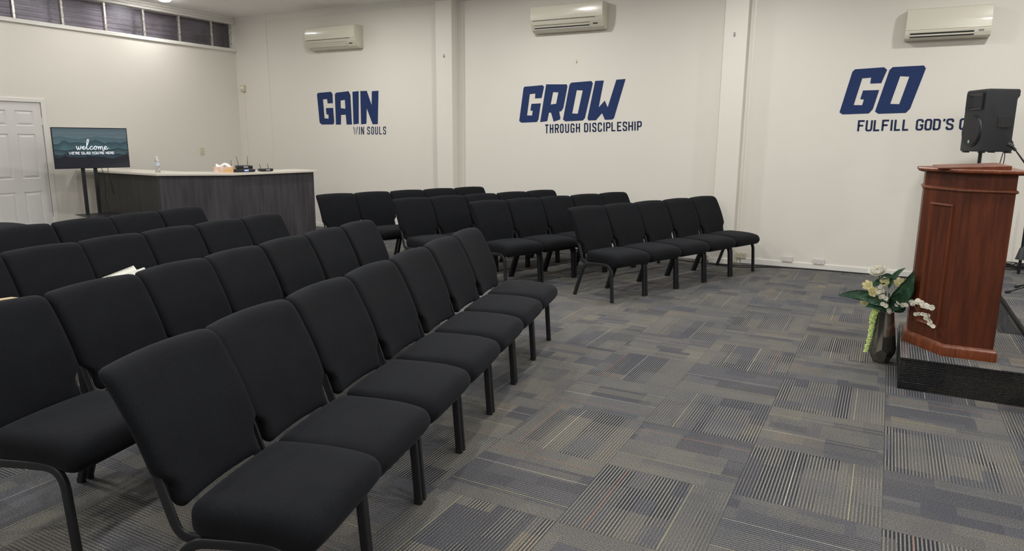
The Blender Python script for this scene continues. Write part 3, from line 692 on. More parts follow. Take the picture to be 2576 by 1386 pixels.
#   row: start x, start y (front-foot line), angle, pitch, chair indices
ROWS = {'L1': (-1.466, 1.299, 12.74, .5325, range(0, 7)), 'L2': (-2.594, 1.334, 11.8, .5207, range(0, 7)),
        'L3': (-3.94, 1.273, 7.65, .5140, range(1, 7)), 'L4': (-5.089, 1.192, 7.06, .5276, range(3, 7)),
        'R1': (-2.296, 6.383, -20.42, .5385, range(0, 5)), 'R2': (-3.515, 6.42, -21.49, .5315, range(0, 5)),
        'R3': (-4.44, 6.241, -20.13, .5293, range(0, 5)), 'R4': (-5.608, 6.233, -20.67, .5286, range(0, 5))}
RN = {'1': 'front', '2': 'second', '3': 'third', '4': 'fourth'}
rr = random.Random(3)
for k, (x, y, a, p, idx) in ROWS.items():
    a = math.radians(a); u = Vector((-math.sin(a), math.cos(a)))
    for i in idx:
        q = Vector((x, y))+u*((i+.5)*p+(.03 if (k, i) == ('L1', 0) else 0)); da = rr.uniform(-.010, .010)
        if k[0] == 'L':
            n = 6-i; pos = 'at the aisle end' if n == 0 else ORD[n]+' from the aisle end'
            if k == 'L1' and i == 0: pos = 'closest to the camera'
            lab = 'black padded chair %s of the %s row in the near block' % (pos, RN[k[1]])
            if i == 6: lab = 'black padded chair %s of the %s row in the near block' % ('at the aisle end', RN[k[1]])
            g = 'black chairs of the near block'
        else:
            pos = 'at the aisle end' if i == 0 else ('at the wall end' if i == 4 else ORD[i]+' from the aisle end')
            lab = 'black padded chair %s of the %s row in the far block' % (pos, RN[k[1]])
            g = 'black chairs of the far block'
        if (k, i) == ('L1', 0):    # this one stands a touch out of line
            da = .045; nv = Vector((math.cos(a), math.sin(a))); piv = q+u*p/2-nv*.55
            q = piv+Matrix.Rotation(da, 2)@(q-piv)
        place(q.x, q.y, a+da, lab, g, (p-.003)/CW)

# ------------------------------------------------------------------ things lying on the chairs
t = thing('spiral_notebook', 'cream spiral-bound notebook leaning against a third-row backrest in the near block', 'notebook', (-4.505, 2.925, .522))
t.rotation_euler = (Matrix.Rotation(math.radians(7.65), 3, 'Z')@Matrix.Rotation(math.radians(-35), 3, 'Y')@Matrix.Rotation(math.radians(9), 3, 'X')).to_euler()
obj('page_block', bx(-.012, .0, -.135, .135, .0, .185, .002), M['paper'], t)
obj('cover', bx(.0, .003, -.138, .138, -.002, .188, .001), M['paper'], t)
bm = bmesh.new()
for k in range(24):
    y = -.105+.225*k/23
    tube(bm, [(-.005+.010*math.cos(a_), y, .180+.011*math.sin(a_)) for a_ in [2*PI*j/9 for j in range(9)]], .0014, 5)
obj('spiral_binding', bm, M['twig'], t)
t = thing('book', 'pale thick-edged book leaning behind the spiral notebook, its right end sticking out', 'book', (-4.478, 2.965, .520))
t.rotation_euler = (Matrix.Rotation(math.radians(7.65), 3, 'Z')@Matrix.Rotation(math.radians(-37), 3, 'Y')@Matrix.Rotation(math.radians(7), 3, 'X')).to_euler()
obj('page_block', bx(-.008, .008, -.135, .138, .002, .168, .002), M['paperw'], t)
obj('cover', bevel(bx(.008, .011, -.138, .141, .0, .171), .001), M['paper'], t); obj('spine', bx(-.011, .011, -.138, .141, .166, .172, .002), M['paper'], t)
t = thing('handbag', 'tan leather bag on a third-row chair at the photo\'s left edge', 'bag', (-4.295, 1.965, .484), math.radians(8))
def f_(p):
    k = 1-.16*max(0, p.z+.02)/.1
    return Vector((p.x*k, p.y, p.z+.101+.004*math.cos(p.y*20)))
obj('bag_body', rbox(.24, .37, .200, .055, 12, 12, 8, f_), M['tan'], t, 'all')
bm = bmesh.new(); tube(bm, spline([(.02, -.13, .190), (.03, -.06, .207), (.03, .04, .209), (.02, .12, .193)], 5), .006, 6); obj('strap', bm, M['tan'], t, 60)
# low round-backed seat behind the last near row
t = thing('lounge_chair', 'low black padded lounge chair barely showing behind the last near row, far left', 'lounge chair', (-7.15, 3.27, 0), math.radians(8))
obj('backrest', rbox(.07, .44, .30, .03, 8, 12, 8, lambda p: p+Vector((-.19, -.15, .87))), M['fabric'], t, 'all')
obj('cushion', rbox(.52, .62, .17, .07, 12, 12, 8, lambda p: p+Vector((0, 0, .69+.015*(1-(p.x/.26)**2)))), M['fabric'], t, 'all')
for sx in (-1, 1):
    for sy in (-1, 1):
        bm = bmesh.new(); tube(bm, [(sx*.22, sy*.26, 0), (sx*.20, sy*.24, .62)], .014, 8); obj('leg', bm, M['tube'], t, 60)
bm = bmesh.new(); tube(bm, [(-.21, -.25, .25), (.21, -.25, .25), (.21, .25, .25), (-.21, .25, .25), (-.21, -.25, .25)], .010, 8); obj('foot_ring', bm, M['tube'], t, 60)

# ------------------------------------------------------------------ reception counter
CT = 1.085
F0, F1, F2, F3 = Vector((-10.33, 6.31)), Vector((-8.78, 6.20)), Vector((-8.07, 6.82)), Vector((-7.90, 8.22))
t = thing('reception_counter', 'charcoal wood-grain faceted counter with a cream worktop in the left corner', 'counter', (0, 0, 0))
def inset(a, b, d):
    n = (b-a).normalized(); n = Vector((-n.y, n.x)); return n*d
def offs(P, d):
    out = []
    for i in range(len(P)):
        if i == 0: out.append(P[0]+inset(P[0], P[1], d))
        elif i == len(P)-1: out.append(P[-1]+inset(P[-2], P[-1], d))
        else:
            n1 = inset(P[i-1], P[i], 1); n2 = inset(P[i], P[i+1], 1); out.append(P[i]+(n1+n2)*d/(1+n1.dot(n2)))
    return out
FP = [F0, F1, F2, F3]; IN = offs(FP, .018)
for i in range(3):
    bm = bmesh.new(); prism(bm, [tuple(FP[i]), tuple(FP[i+1]-(FP[i+1]-FP[i]).normalized()*.001), tuple(IN[i+1]), tuple(IN[i])], 0, CT-.030)
    p_ = obj('front_panel', bm, M['lam2'] if i == 0 else M['lam'], t)
bm = bmesh.new(); d3 = inset(F2, F3, 1); prism(bm, [tuple(F3), tuple(F3+d3*.50), tuple(F3+d3*.50-Vector((0, .018))), tuple(F3-Vector((0, .018)))], 0, CT-.030); obj('end_panel', bm, M['lam'], t)
bm = bmesh.new(); BK = offs(FP, .50); IB = offs(FP, .30)
for i in range(3): prism(bm, [tuple(IN[i]), tuple(IN[i+1]), tuple(IB[i+1]), tuple(IB[i])], CT-.34, CT-.32)
obj('inner_shelf', bm, M['top'], t)
OUT = offs(FP, -.045); BK = offs(FP, .52)
e0 = Vector((XL+.02, 6.30)); ee = (F3-F2).normalized()*.045
pl = [e0, OUT[1]+Vector((0, 0)), OUT[2], OUT[3]+ee, BK[3]+ee, BK[2], BK[1], Vector((XL+.02, BK[0].y))]
bm = bmesh.new(); prism(bm, [tuple(v) for v in pl], CT-.030, CT); bevel(bm, .003)
obj('worktop', bm, M['top'], t)
# things on the counter
t = thing('water_bottle', 'clear plastic water bottle standing on the counter by the screen', 'bottle', (-9.02, 6.36, CT))
bm = bmesh.new(); lathe(bm, [(.001, 0), (.028, 0), (.032, .006), (.031, .03), (.0325, .06), (.031, .09), (.0325, .12), (.032, .15), (.026, .175), (.014, .195), (.0125, .205), (.0125, .215), (.001, .216)], 24); obj('bottle_body', bm, M['bottle'], t, 40)
bm = bmesh.new(); lathe(bm, [(.0332, .092), (.0334, .098), (.0334, .135), (.0332, .14)], 24); obj('label', bm, M['label'], t, 40)
bm = bmesh.new(); lathe(bm, [(.001, .200), (.0155, .200), (.0155, .222), (.001, .223)], 16); obj('cap', bm, M['cap'], t, 40)
t = thing('tissue_box', 'pink and orange tissue box with white tissue showing, on the counter', 'tissue box', (-8.325, 6.90, CT), math.radians(41))
obj('carton', bx(-.125, .125, -.055, .055, 0, .082, .003), M['box'], t)
bm = rbox(.21, .085, .05, .022, 14, 8, 6, lambda p: p+Vector((0, 0, .092+.020*math.sin(p.x*42+.8)+.012*noise.noise(p*30))))
obj('tissue', bm, M['tissue'], t, 'all')
def receiver(x, y, z, rz, L_, D_, H_, hs, lab, lcd=True, name='wireless_receiver'):
    t = thing(name, lab, 'receiver', (x, y, z), math.radians(rz), 'black radio units on the counter')
    bm = bx(-L_/2, L_/2, -D_/2, D_/2, .004, H_, .008, 3); obj('case', bm, M['blk2'], t, 40)
    if lcd: obj('display', bx(-.015, .045, -D_/2-.0015, -D_/2+.002, H_*.35, H_*.8), M['lcd'] if lcd == 1 else M['acg'], t)
    for s_, h_, le in hs:
        bm = bmesh.new(); tube(bm, [(s_, D_/2+.006, H_*.5), (s_, D_/2+.008, H_+.02), (s_+le, D_/2+.008, h_)], .0035, 6, radii=[1.5, 1.4, .8]); obj('antenna', bm, M['antenna'], t, 60)
    for sx in (-1, 1):
        bm = bmesh.new(); lathe(bm, [(.008, 0), (.008, .005), (.001, .0055)], 10, (sx*L_*.38, -D_*.3, 0)); obj('foot', bm, M['rubber'], t)
    return t
receiver(-8.215, 7.155, CT, 64, .28, .15, .045, [(-.15, .17, 0)], 'black receiver with a blue display lying under the other receiver, next to the tissue box')
receiver(-8.220, 7.16, CT+.0455, 60, .225, .14, .05, [(-.06, .18, -.02), (.07, .18, .004)], 'black receiver with two upright antennas, stacked on top of another receiver', 2)
receiver(-8.13, 7.475, CT, 72, .19, .12, .042, [(-.045, .11, -.012), (.075, .11, -.01)], 'small black receiver with two short antennas, nearest the worktop\'s right end', 2)

# ------------------------------------------------------------------ screen on a stand
TVA = .2248733; TW, TH = .97, .565
t = thing('tv_stand', 'black steel twin-pole stand with a shelf, holding the screen by the counter', 'tv stand', (-10.092, 5.580, 0), PI/2-TVA)
# local: x runs along the screen left to right, y runs from the screen towards the wall
for X in (.36, .52):
    obj('pole', bx(X-.024, X+.024, .05, .075, .05, 1.45, .004), M['tube'], t)
obj('cross_bracket', bx(.30, .58, .036, .05, 1.36, 1.46, .003), M['tube'], t)
obj('cross_bracket', bx(.30, .58, .036, .05, 1.18, 1.24, .003), M['tube'], t)
bm = bx(.20, .69, -.44, .06, .478, .488, .003); box(bm, .20, .69, -.44, -.435, .46, .483); box(bm, .34, .54, -.36, .05, .45, .478); obj('shelf', bm, M['tube'], t)
bm = bmesh.new()
for X in (.31, .57): box(bm, X-.03, X+.03, -.38, .40, .02, .05)
box(bm, .31, .57, .03, .09, .02, .05); bevel(bm, .005); obj('base', bm, M['tube'], t)
for X in (.31, .57):
    for Y_ in (-.35, .37):
        bm = bmesh.new(); tube(bm, [(X-.012, Y_, .02), (X+.012, Y_, .02)], .02, 14); obj('castor', bm, M['rubber'], t, 40)
tv = thing('television', 'flat screen on a stand showing a welcome message over dark mountains', 'television', (-10.092, 5.580, 1.130), PI/2-TVA)
bm = bx(0, TW, 0, .022, 0, TH, .003); obj('bezel', bm, M['bezel'], tv)
bm = bx(.2, TW-.2, .021, .036, .06, TH-.12, .006); obj('rear_cover', bm, M['blk'], tv)
SX0, SX1, SZ0, SZ1 = .012, TW-.012, .022, TH-.012
m = mat('welcome_screen_picture', (.02, .03, .035), .18); t2 = NT(m); o = t2.obj(); sp = t2.n('ShaderNodeSeparateXYZ'); t2.l(o, sp.inputs[0]); sx_, _, sz_ = sp.outputs
vv = t2.m('DIVIDE', t2.m('SUBTRACT', sz_, SZ0), SZ1-SZ0)
colr = t2.ramp(vv, [(.7, srgb(100, 120, 124)), (1, srgb(66, 84, 92))])
layers = [(.86, .07, 6., 1.1, (78, 94, 102), (92, 112, 116)), (.76, .05, 4., 3.3, (62, 86, 94), (78, 102, 106)), (.64, .16, 3.0, 5.9, (36, 60, 70), (64, 94, 98)),
          (.46, .08, 3.4, 8.2, (28, 46, 58), (74, 102, 102)), (.36, .13, 3.1, 12.6, (24, 36, 50), (46, 70, 80)), (.26, .11, 3.4, 17.1, (12, 15, 26), (16, 20, 30))]
for hb, am, fq, sd, ca, cb in layers:
    n_ = t2.n('ShaderNodeTexNoise', noise_dimensions='1D'); n_.inputs['Scale'].default_value = fq; n_.inputs['Detail'].default_value = 6; n_.inputs['Roughness'].default_value = .45
    t2.l(t2.m('ADD', sx_, sd), n_.inputs['W'])
    rg = t2.m('MULTIPLY_ADD', t2.m('SUBTRACT', n_.outputs[0], .5), am*2.4, hb)
    k_ = t2.m('LESS_THAN', vv, rg)
    dp = t2.m('MULTIPLY', t2.m('SUBTRACT', rg, vv), 4.5); dp = t2.m('MINIMUM', dp, 1.)
    colr = t2.mix(k_, colr, t2.mix(dp, (*srgb(*ca), 1), (*srgb(*cb), 1)))
t2.l(colr, t2.b.inputs['Emission Color']); t2.b.inputs['Emission Strength'].default_value = 1.0; t2.b.inputs['Base Color'].default_value = (.01, .01, .012, 1)
obj('screen', bx(SX0, SX1, -.0012, .002, SZ0, SZ1), m, tv)
mt = mat('screen_white_text', (.02, .02, .02), .3, Emission_Color=(.92, .96, 1, 1), Emission_Strength=.95)
bm = bmesh.new()
# handwritten word, one flowing stroke; unit = x height
wr = [[(0, .9), (.12, .95), (.16, .3), (.30, .02), (.48, .35), (.58, .88), (.56, .3), (.72, .03), (.95, .35), (1.05, .95), (1.02, .85), (1.2, .62)],
      [(1.2, .35), (1.55, .48), (1.78, .72), (1.66, .98), (1.42, .80), (1.38, .35), (1.55, .05), (1.85, .15), (2.2, .75), (2.75, 2.2), (2.82, 2.95), (2.60, 2.9), (2.42, 2.0), (2.28, .8), (2.34, .15), (2.55, .05), (2.85, .35)],
      [(3.55, .72), (3.42, .98), (3.12, .80), (2.98, .40), (3.12, .05), (3.45, .08), (3.80, .45), (4.05, .90), (4.35, .98), (4.50, .60), (4.30, .10), (3.98, .08), (3.88, .45), (4.10, .88), (4.50, .78), (4.75, .85)],
      [(4.75, .95), (4.85, .60), (4.82, .02), (4.95, .60), (5.15, .90), (5.28, .75), (5.24, .02), (5.40, .60), (5.62, .92), (5.76, .72), (5.74, .05), (5.85, -.30), (6.05, -.15), (6.15, .10)],
      [(6.0, .30), (6.45, .45), (6.68, .72), (6.52, .98), (6.25, .78), (6.2, .35), (6.4, .04), (6.75, .12), (7.1, .5)]]
sw = .415/7.1; wx, wz = .285, .262
for st in wr: ribbon(bm, [(p.x, p.y) for p in spline([(wx+a_*sw, wz+b_*sw*.80, 0) for a_, b_ in st], 5)], .0088, -.0014, -.0022, lambda x, z, d: (x, d, z))
txt = "WE'RE GLAD YOU'RE HERE"; cw_, x_ = .0245, .187; z0_, z1_ = .196, .230
for ch in txt:
    if ch == ' ': x_ += .014; continue
    wd = {"'": .007, 'W': .038, 'G': .031, 'O': .032}.get(ch, .0250)
    for st in GL[ch]:
        ribbon(bm, [(x_+wd*u_, z0_+(z1_-z0_)*v_) for u_, v_ in st], .0062, -.0014, -.0022, lambda x, z, d: (x, d, z))
    x_ += wd+.0042
obj('screen_text', bm, mt, tv)
bm = bmesh.new()
bm = bmesh.new(); tube(bm, spline([(.58, .03, 1.16), (.60, .01, 1.06), (.615, .02, .85), (.60, .01, .70), (.62, -.05, .49)], 6), .004, 6); tag(obj('cable', bm, M['rubber'], None, 60), 'thin black cable hanging from the screen down to the stand shelf', 'cable').matrix_world = Matrix.Translation((-10.092, 5.58, 0)) @ Matrix.Rotation(PI/2-TVA, 4, 'Z')
bm = bmesh.new(); tube(bm, spline([(.67, .03, 1.16), (.675, .015, 1.06), (.70, .02, .9), (.715, .02, .75)], 6), .004, 6); tag(obj('cable', bm, M['rubber'], None, 60), 'short black cable dangling free from the screen in front of the counter', 'cable').matrix_world = Matrix.Translation((-10.092, 5.58, 0)) @ Matrix.Rotation(PI/2-TVA, 4, 'Z')

# ------------------------------------------------------------------ stage and step
STH, PTH = .24, .215
bm = bmesh.new(); box(bm, .985, XR, YF, YB, 0, STH)
for f in bm.faces: f.material_index = 0 if f.normal.z > .5 else 1
bm.normal_update()
for f in bm.faces: f.material_index = 0 if abs(f.calc_center_median().z-STH) < 1e-4 else 1
tag(obj('stage_floor', bm, [M['carpet'], M['carpet_side']]), kind='structure').name = 'trim_10'
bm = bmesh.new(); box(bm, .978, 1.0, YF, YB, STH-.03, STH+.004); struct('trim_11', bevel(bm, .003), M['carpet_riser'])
t = thing('stage_step', 'low carpeted step with a dark front riser, carrying the lectern', 'step', (0, 0, 0))
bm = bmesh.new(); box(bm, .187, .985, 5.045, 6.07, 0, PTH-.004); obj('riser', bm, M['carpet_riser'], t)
bm = bmesh.new(); box(bm, .185, .984, 5.042, 6.07, PTH-.004, PTH); obj('tread', bm, M['carpet'], t)

# ------------------------------------------------------------------ lectern
t = thing('lectern', 'tall red mahogany lectern with angled front, standing on the carpeted step', 'lectern', (0, 0, PTH))
LA = [(.2, 5.49), (.425, 5.20), (.72, 5.20)]
yc = 5.62
full = lambda P: [Vector(p) for p in P]+[Vector((p[0], 2*yc-p[1])) for p in P[::-1]]
def ofp(P, d):   # outward offset of closed polygon (counter-clockwise assumed from given order)
    n = len(P); out = []
    for i in range(n):
        a, b, c_ = P[i-1], P[i], P[(i+1) % n]
        n1 = (b-a).normalized(); n1 = Vector((n1.y, -n1.x)); n2 = (c_-b).normalized(); n2 = Vector((n2.y, -n2.x))
        out.append(b+(n1+n2)*d/(1+n1.dot(n2)))
    return out
BP = full(LA)
area = sum(a.x*b.y-b.x*a.y for a, b in zip(BP, BP[1:]+BP[:1]))
sg = 1 if area > 0 else -1
def ring_prism(bm, prof_):   # prof_: list of (offset, z)
    rs = [[bm.verts.new((v.x, v.y, z)) for v in ofp(BP, sg*d)] for d, z in prof_]
    n = len(BP)
    for a, b in zip(rs, rs[1:]):
        for j in range(n): bm.faces.new((a[j], a[(j+1) % n], b[(j+1) % n], b[j]))
    bm.faces.new(rs[0][::-1]); bm.faces.new(rs[-1])
bm = bmesh.new(); ring_prism(bm, [(-.022, .01), (-.022, 1.182)]); obj('body', bm, M['mahog'], t)
bm = bmesh.new(); ring_prism(bm, [(0, 0), (0, .052), (-.003, .060), (-.012, .067), (-.016, .074), (-.023, .078)]); obj('base_moulding', bm, M['mahog2'], t, 25)
bm = bmesh.new(); ring_prism(bm, [(-.022, 1.066), (-.013, 1.069), (-.009, 1.076), (-.011, 1.084), (-.019, 1.089), (-.022, 1.091)]); obj('waist_moulding', bm, M['mahog2'], t, 25)
bm = bmesh.new(); ring_prism(bm, [(-.022, 1.178), (.002, 1.180), (.014, 1.185), (.022, 1.188), (.026, 1.192), (.026, 1.203), (.021, 1.208), (.0, 1.209)]); obj('top_slab', bm, M['mahog2'], t, 25)
# applied panel frame on the slanted side
A_, B_ = Vector(LA[0]), Vector(LA[1]); dd = (B_-A_).normalized(); nn = Vector((dd.y, -dd.x))*sg
nn = nn if nn.dot(Vector((-1, -1))) > 0 else -nn
L_ = (B_-A_).length
def on_face(s, zz, d): q = A_+dd*s-nn*.022+nn*d; return (q.x, q.y, zz)
def frame(s0, s1, z0, z1, parent):
    bm = bmesh.new()
    prf = [(0, 0), (.004, .010), (.011, .013), (.018, .008), (.024, .0)]
    rs = []
    for off, d in prf: rs.append([bm.verts.new(on_face(s, zz, d-.001)) for s, zz in ((s0+off, z0+off), (s1-off, z0+off), (s1-off, z1-off), (s0+off, z1-off))])
    for a, b in zip(rs, rs[1:]):
        for j in range(4): bm.faces.new((a[j], a[(j+1) % 4], b[(j+1) % 4], b[j]))
    obj('panel_frame', bm, M['mahog2'], parent, 20)
frame(.085, .285, .16, .985, t)
bm = bmesh.new()
for x0_, x1_, za, zb in ((.275, .665, 1.226, 1.254),):
    vs = [bm.verts.new(p) for p in ((x0_, 5.27, 1.206), (x1_, 5.27, 1.206), (x1_, 5.97, 1.206), (x0_, 5.97, 1.206), (x0_, 5.27, za-.012), (x1_, 5.27, zb-.018), (x1_, 5.97, zb-.018), (x0_, 5.97, za-.012))]
    for f in ((3, 2, 1, 0), (4, 5, 6, 7), (0, 1, 5, 4), (1, 2, 6, 5), (2, 3, 7, 6), (3, 0, 4, 7)): bm.faces.new([vs[i] for i in f])
bevel(bm, .004); obj('reading_board', bm, M['mahog2'], t)

# ------------------------------------------------------------------ vase and flowers
VX, VY = .08, 5.62
t = thing('floor_vase', 'tall faceted smoky metallic vase on the carpet beside the step', 'vase', (VX, VY, 0))
bm = bmesh.new(); n = 8; rr_ = [(.046, 0, 0), (.095, .105, .5), (.052, .385, 0)]
R0 = [bm.verts.new((.050*math.cos(2*PI*(j+.5)/n), .050*math.sin(2*PI*(j+.5)/n), 0)) for j in range(n)]
R1 = [bm.verts.new(((.094 if j % 2 else .092)*math.cos(2*PI*j/(2*n)), (.094 if j % 2 else .092)*math.sin(2*PI*j/(2*n)), .088 if j % 2 else .115)) for j in range(2*n)]
R2 = [bm.verts.new((.053*math.cos(2*PI*j/n), .053*math.sin(2*PI*j/n), .385)) for j in range(n)]
R3 = [bm.verts.new((.048*math.cos(2*PI*j/n), .048*math.sin(2*PI*j/n), .385)) for j in range(n)]
R4 = [bm.verts.new((.075*math.cos(2*PI*j/n), .075*math.sin(2*PI*j/n), .13)) for j in range(n)]
for j in range(n):
    k = (j+1) % n
    bm.faces.new((R0[j-1], R0[j], R1[2*j])); bm.faces.new((R0[j], R1[2*j+1], R1[2*j])); bm.faces.new((R0[j], R1[(2*j+2) % (2*n)], R1[2*j+1]))
    bm.faces.new((R1[2*j], R1[2*j+1], R2[j])); bm.faces.new((R1[2*j+1], R2[k], R2[j])); bm.faces.new((R1[2*j+1], R1[(2*j+2) % (2*n)], R2[k]))
    bm.faces.new((R2[j], R2[k], R3[k], R3[j])); bm.faces.new((R3[j], R3[k], R4[k], R4[j]))
bm.faces.new(R0[::-1]); bm.faces.new(R4)
obj('vase_body', bm, M['vase'], t)
fl = thing('flower_arrangement', 'artificial white and cream flowers with broad dark leaves standing in the vase', 'flowers', (VX, VY, .12))
ZO = -.12
def leaf(p0, p1, wd, bend=(0, 0, .03), up=(0, 0, 1), fold=.25, wav=.0):
    p0, p1 = Vector(p0), Vector(p1); bend = Vector(bend); bm = bmesh.new(); N = 14; rows_ = []
    d = (p1-p0).normalized(); s = d.cross(Vector(up)).normalized(); q = s.cross(d)
    for i in range(N+1):
        t_ = i/N; c = p0.lerp(p1, t_)+bend*4*t_*(1-t_); ww = wd*(math.sin(PI*min(1, t_**.75))**.85)*.5+.002*(1-t_)
        row = []
        for k in range(-3, 4):
            e = k/3; row.append(bm.verts.new(c+s*ww*e+q*(abs(e)*ww*fold+wav*math.sin(t_*26)*abs(e))+Vector((0, 0, ZO))))
        rows_.append(row)
    for a, b in zip(rows_, rows_[1:]):
        for k in range(6): bm.faces.new((a[k], a[k+1], b[k+1], b[k]))
    bmesh.ops.solidify(bm, geom=bm.faces[:], thickness=.0012)
    o = obj('leaf', bm, M['leaf'], fl, 'all')
    bm = bmesh.new(); tube(bm, [p0.lerp(p1, i/10)+bend*4*(i/10)*(1-i/10)+Vector((0, 0, ZO+.001)) for i in range(11)], .0018, 5, radii=[1-.08*i for i in range(11)]); obj('leaf_vein', bm, M['leafp'], o, 60)
leaf((.0, -.01, .40), (.135, -.19, .73), .150, (.045, -.02, -.01), (-.6, -.75, .4), .18, .003)
leaf((.03, -.02, .40), (.07, -.16, .56), .12, (.03, -.02, .0), (-.3, -.9, .3), .15)
leaf((-.02, -.01, .45), (-.325, -.02, .47), .085, (0, 0, .022), (0, -.8, .6), .2, .002)
leaf((.0, -.03, .44), (-.20, -.06, .475), .085, (0, 0, .01), (0, -.7, .7), .2)
leaf((.02, -.03, .395), (-.138, -.07, .412), .080, (0, 0, .03), (0, -.75, .6), .2)
leaf((.0, .0, .55), (.095, .0, .712), .050, (-.01, 0, .02), (-.7, -.6, .2), .3)
leaf((-.06, -.01, .625), (.03, -.03, .645), .060, (0, 0, .006), (0, -.6, .8), .15)
leaf((-.02, -.01, .60), (-.115, -.03, .545), .055, (0, 0, .02), (0, -.7, .7), .2)
def stem(pts, r=.003, mm='stem', nm='stem', par=None):
    bm = bmesh.new(); tube(bm, spline([(x, y, z+ZO) for x, y, z in pts], 5), r, 6); return obj(nm, bm, M[mm], par or fl, 60)
for i in range(7):
    a_ = 2*PI*i/7; stem([(.02*math.cos(a_), .02*math.sin(a_), .135), (.03*math.cos(a_), .03*math.sin(a_), .37), (.02*math.cos(a_)-.01, .02*math.sin(a_)-.01, .52)], .0035)
def blossom(c, r, n_, mm, up, lay=1, nm='blossom', cup=.35, wid=.9):
    c = Vector(c); up = Vector(up).normalized(); a = up.orthogonal().normalized(); b = up.cross(a); bm = bmesh.new()
    for l_ in range(lay):
        rl = r*(1-.22*l_); cu = cup+(.45*l_)
        for i in range(n_):
            an = 2*PI*(i+.5*l_)/n_+random.uniform(-.1, .1); d = a*math.cos(an)+b*math.sin(an); s = up.cross(d); rows_ = []
            for j in range(6):
                t_ = j/5; w_ = rl*wid*math.sin(PI*min(.97, .12+.83*t_))**.7*(PI/n_)*1.1
                cc = c+d*rl*t_*math.cos(cu*t_)+up*(rl*math.sin(cu*t_*1.3)*t_+.002*l_)+Vector((0, 0, ZO))
                rows_.append([bm.verts.new(cc+s*w_*e+up*(abs(e)**2)*w_*.35) for e in (-1, -.4, .4, 1)])
            for p_, q_ in zip(rows_, rows_[1:]):
                for k in range(3): bm.faces.new((p_[k], p_[k+1], q_[k+1], q_[k]))
    bmesh.ops.solidify(bm, geom=bm.faces[:], thickness=.0010)
    o = obj(nm, bm, M[mm], fl, 'all')
    bm = bmesh.new(); bmesh.ops.create_icosphere(bm, subdivisions=2, radius=r*.16); bmesh.ops.translate(bm, verts=bm.verts, vec=c+up*r*.1+Vector((0, 0, ZO))); obj('blossom_centre', bm, M['petaly'], o, 'all')
    return o
blossom((-.073, -.03, .655), .072, 10, 'petalw', (-.25, -.45, .85), 4, 'rose', .45, 1.3)
stem([(-.02, 0, .45), (-.05, -.01, .58), (-.073, -.02, .655)], .0035)
for c, r in (((-.129, -.03, .565), .05), ((-.100, -.035, .52), .05), ((-.012, -.03, .592), .05), ((.062, -.03, .60), .05), ((-.146, -.02, .425), .042)):
    blossom(c, r, 6, 'petaly', (random.uniform(-.7, .5), -.8, random.uniform(.0, .8)), 1, 'lily', .75, .50)
for c in ((-.028, -.09, .508), (-.045, -.085, .500), (-.010, -.095, .495), (-.004, -.09, .442), (-.025, -.08, .448), (-.051, -.06, .566), (-.058, -.07, .53), (-.035, -.07, .545)):
    blossom(c, .0175, 5, 'petalw', (random.uniform(-.5, .5), -1, random.uniform(0.1, .9)), 1, 'small_blossom', .3, 1.1)
stem([(0, 0, .40), (.0, -.06, .44), (-.02, -.08, .50), (-.05, -.06, .57)], .002, 'twig')
BR = [(.02, -.04, .405), (.114, -.14, .484), (.176, -.30, .537), (.208, -.42, .553), (.250, -.52, .553)]
stem(BR, .0028, 'twig', 'branch')
for k in range(26):
    t_ = k/25*(len(BR)-1); i = min(int(t_), len(BR)-2); p = Vector(BR[i]).lerp(Vector(BR[i+1]), t_-i)
    dn = 1.0 if .25 < k/25 < .6 else .55
    if k % 3 == 2 and dn < 1: continue
    blossom(p+Vector((random.uniform(-.018, .018), random.uniform(-.02, .01), random.uniform(-.022, .018))*1), random.uniform(.014, .020), 5, 'petalw', (random.uniform(-.7, .6), -1, random.uniform(.0, 1.1)), 1, 'small_blossom', .3, 1.1)
B2 = [(.130, -.20, .50), (.165, -.36, .51), (.184, -.42, .482), (.226, -.50, .503), (.240, -.53, .475), (.259, -.57, .445)]
stem(B2, .002, 'twig', 'branch')
for p in [(.168, -.42, .476), (.186, -.43, .484), (.204, -.46, .488), (.218, -.50, .494), (.232, -.50, .492), (.222, -.51, .476), (.238, -.52, .470), (.246, -.53, .458), (.243, -.55, .452), (.256, -.56, .446), (.264, -.57, .440)]:
    blossom(p, .0135, 5, 'petalw', (random.uniform(-.4, .4), -1, random.uniform(-.2, .6)), 1, 'small_blossom', .3, 1.1)
stem([(.03, -.02, .42), (.09, -.06, .52), (.131, -.10, .55)], .0018, 'twig', 'branch')
# hanging lime amaranth: a rope of little florets
bm = bmesh.new(); rnd = random.Random(5)
sp_ = spline([(-.065, -.04, .40), (-.078, -.05, .33), (-.080, -.055, .25), (-.088, -.065, .17), (-.104, -.075, .085)], 10)
for i, p in enumerate(sp_):
    k = i/(len(sp_)-1); rad = .026*(1-.55*k)
    for q in range(16):
        d = Vector((rnd.gauss(0, 1), rnd.gauss(0, 1), rnd.gauss(0, .6))).normalized()*rad*rnd.uniform(.5, 1)
        mtx = Matrix.Translation(p+d+Vector((0, 0, ZO))) @ Matrix.Rotation(rnd.uniform(0, 6), 4, 'Z')
        bmesh.ops.create_icosphere(bm, subdivisions=1, radius=.0055*rnd.uniform(.6, 1.1), matrix=mtx)
o_ = obj('hanging_blossom', bm, M['lime'], fl, 'all'); o_['kind'] = 'stuff'

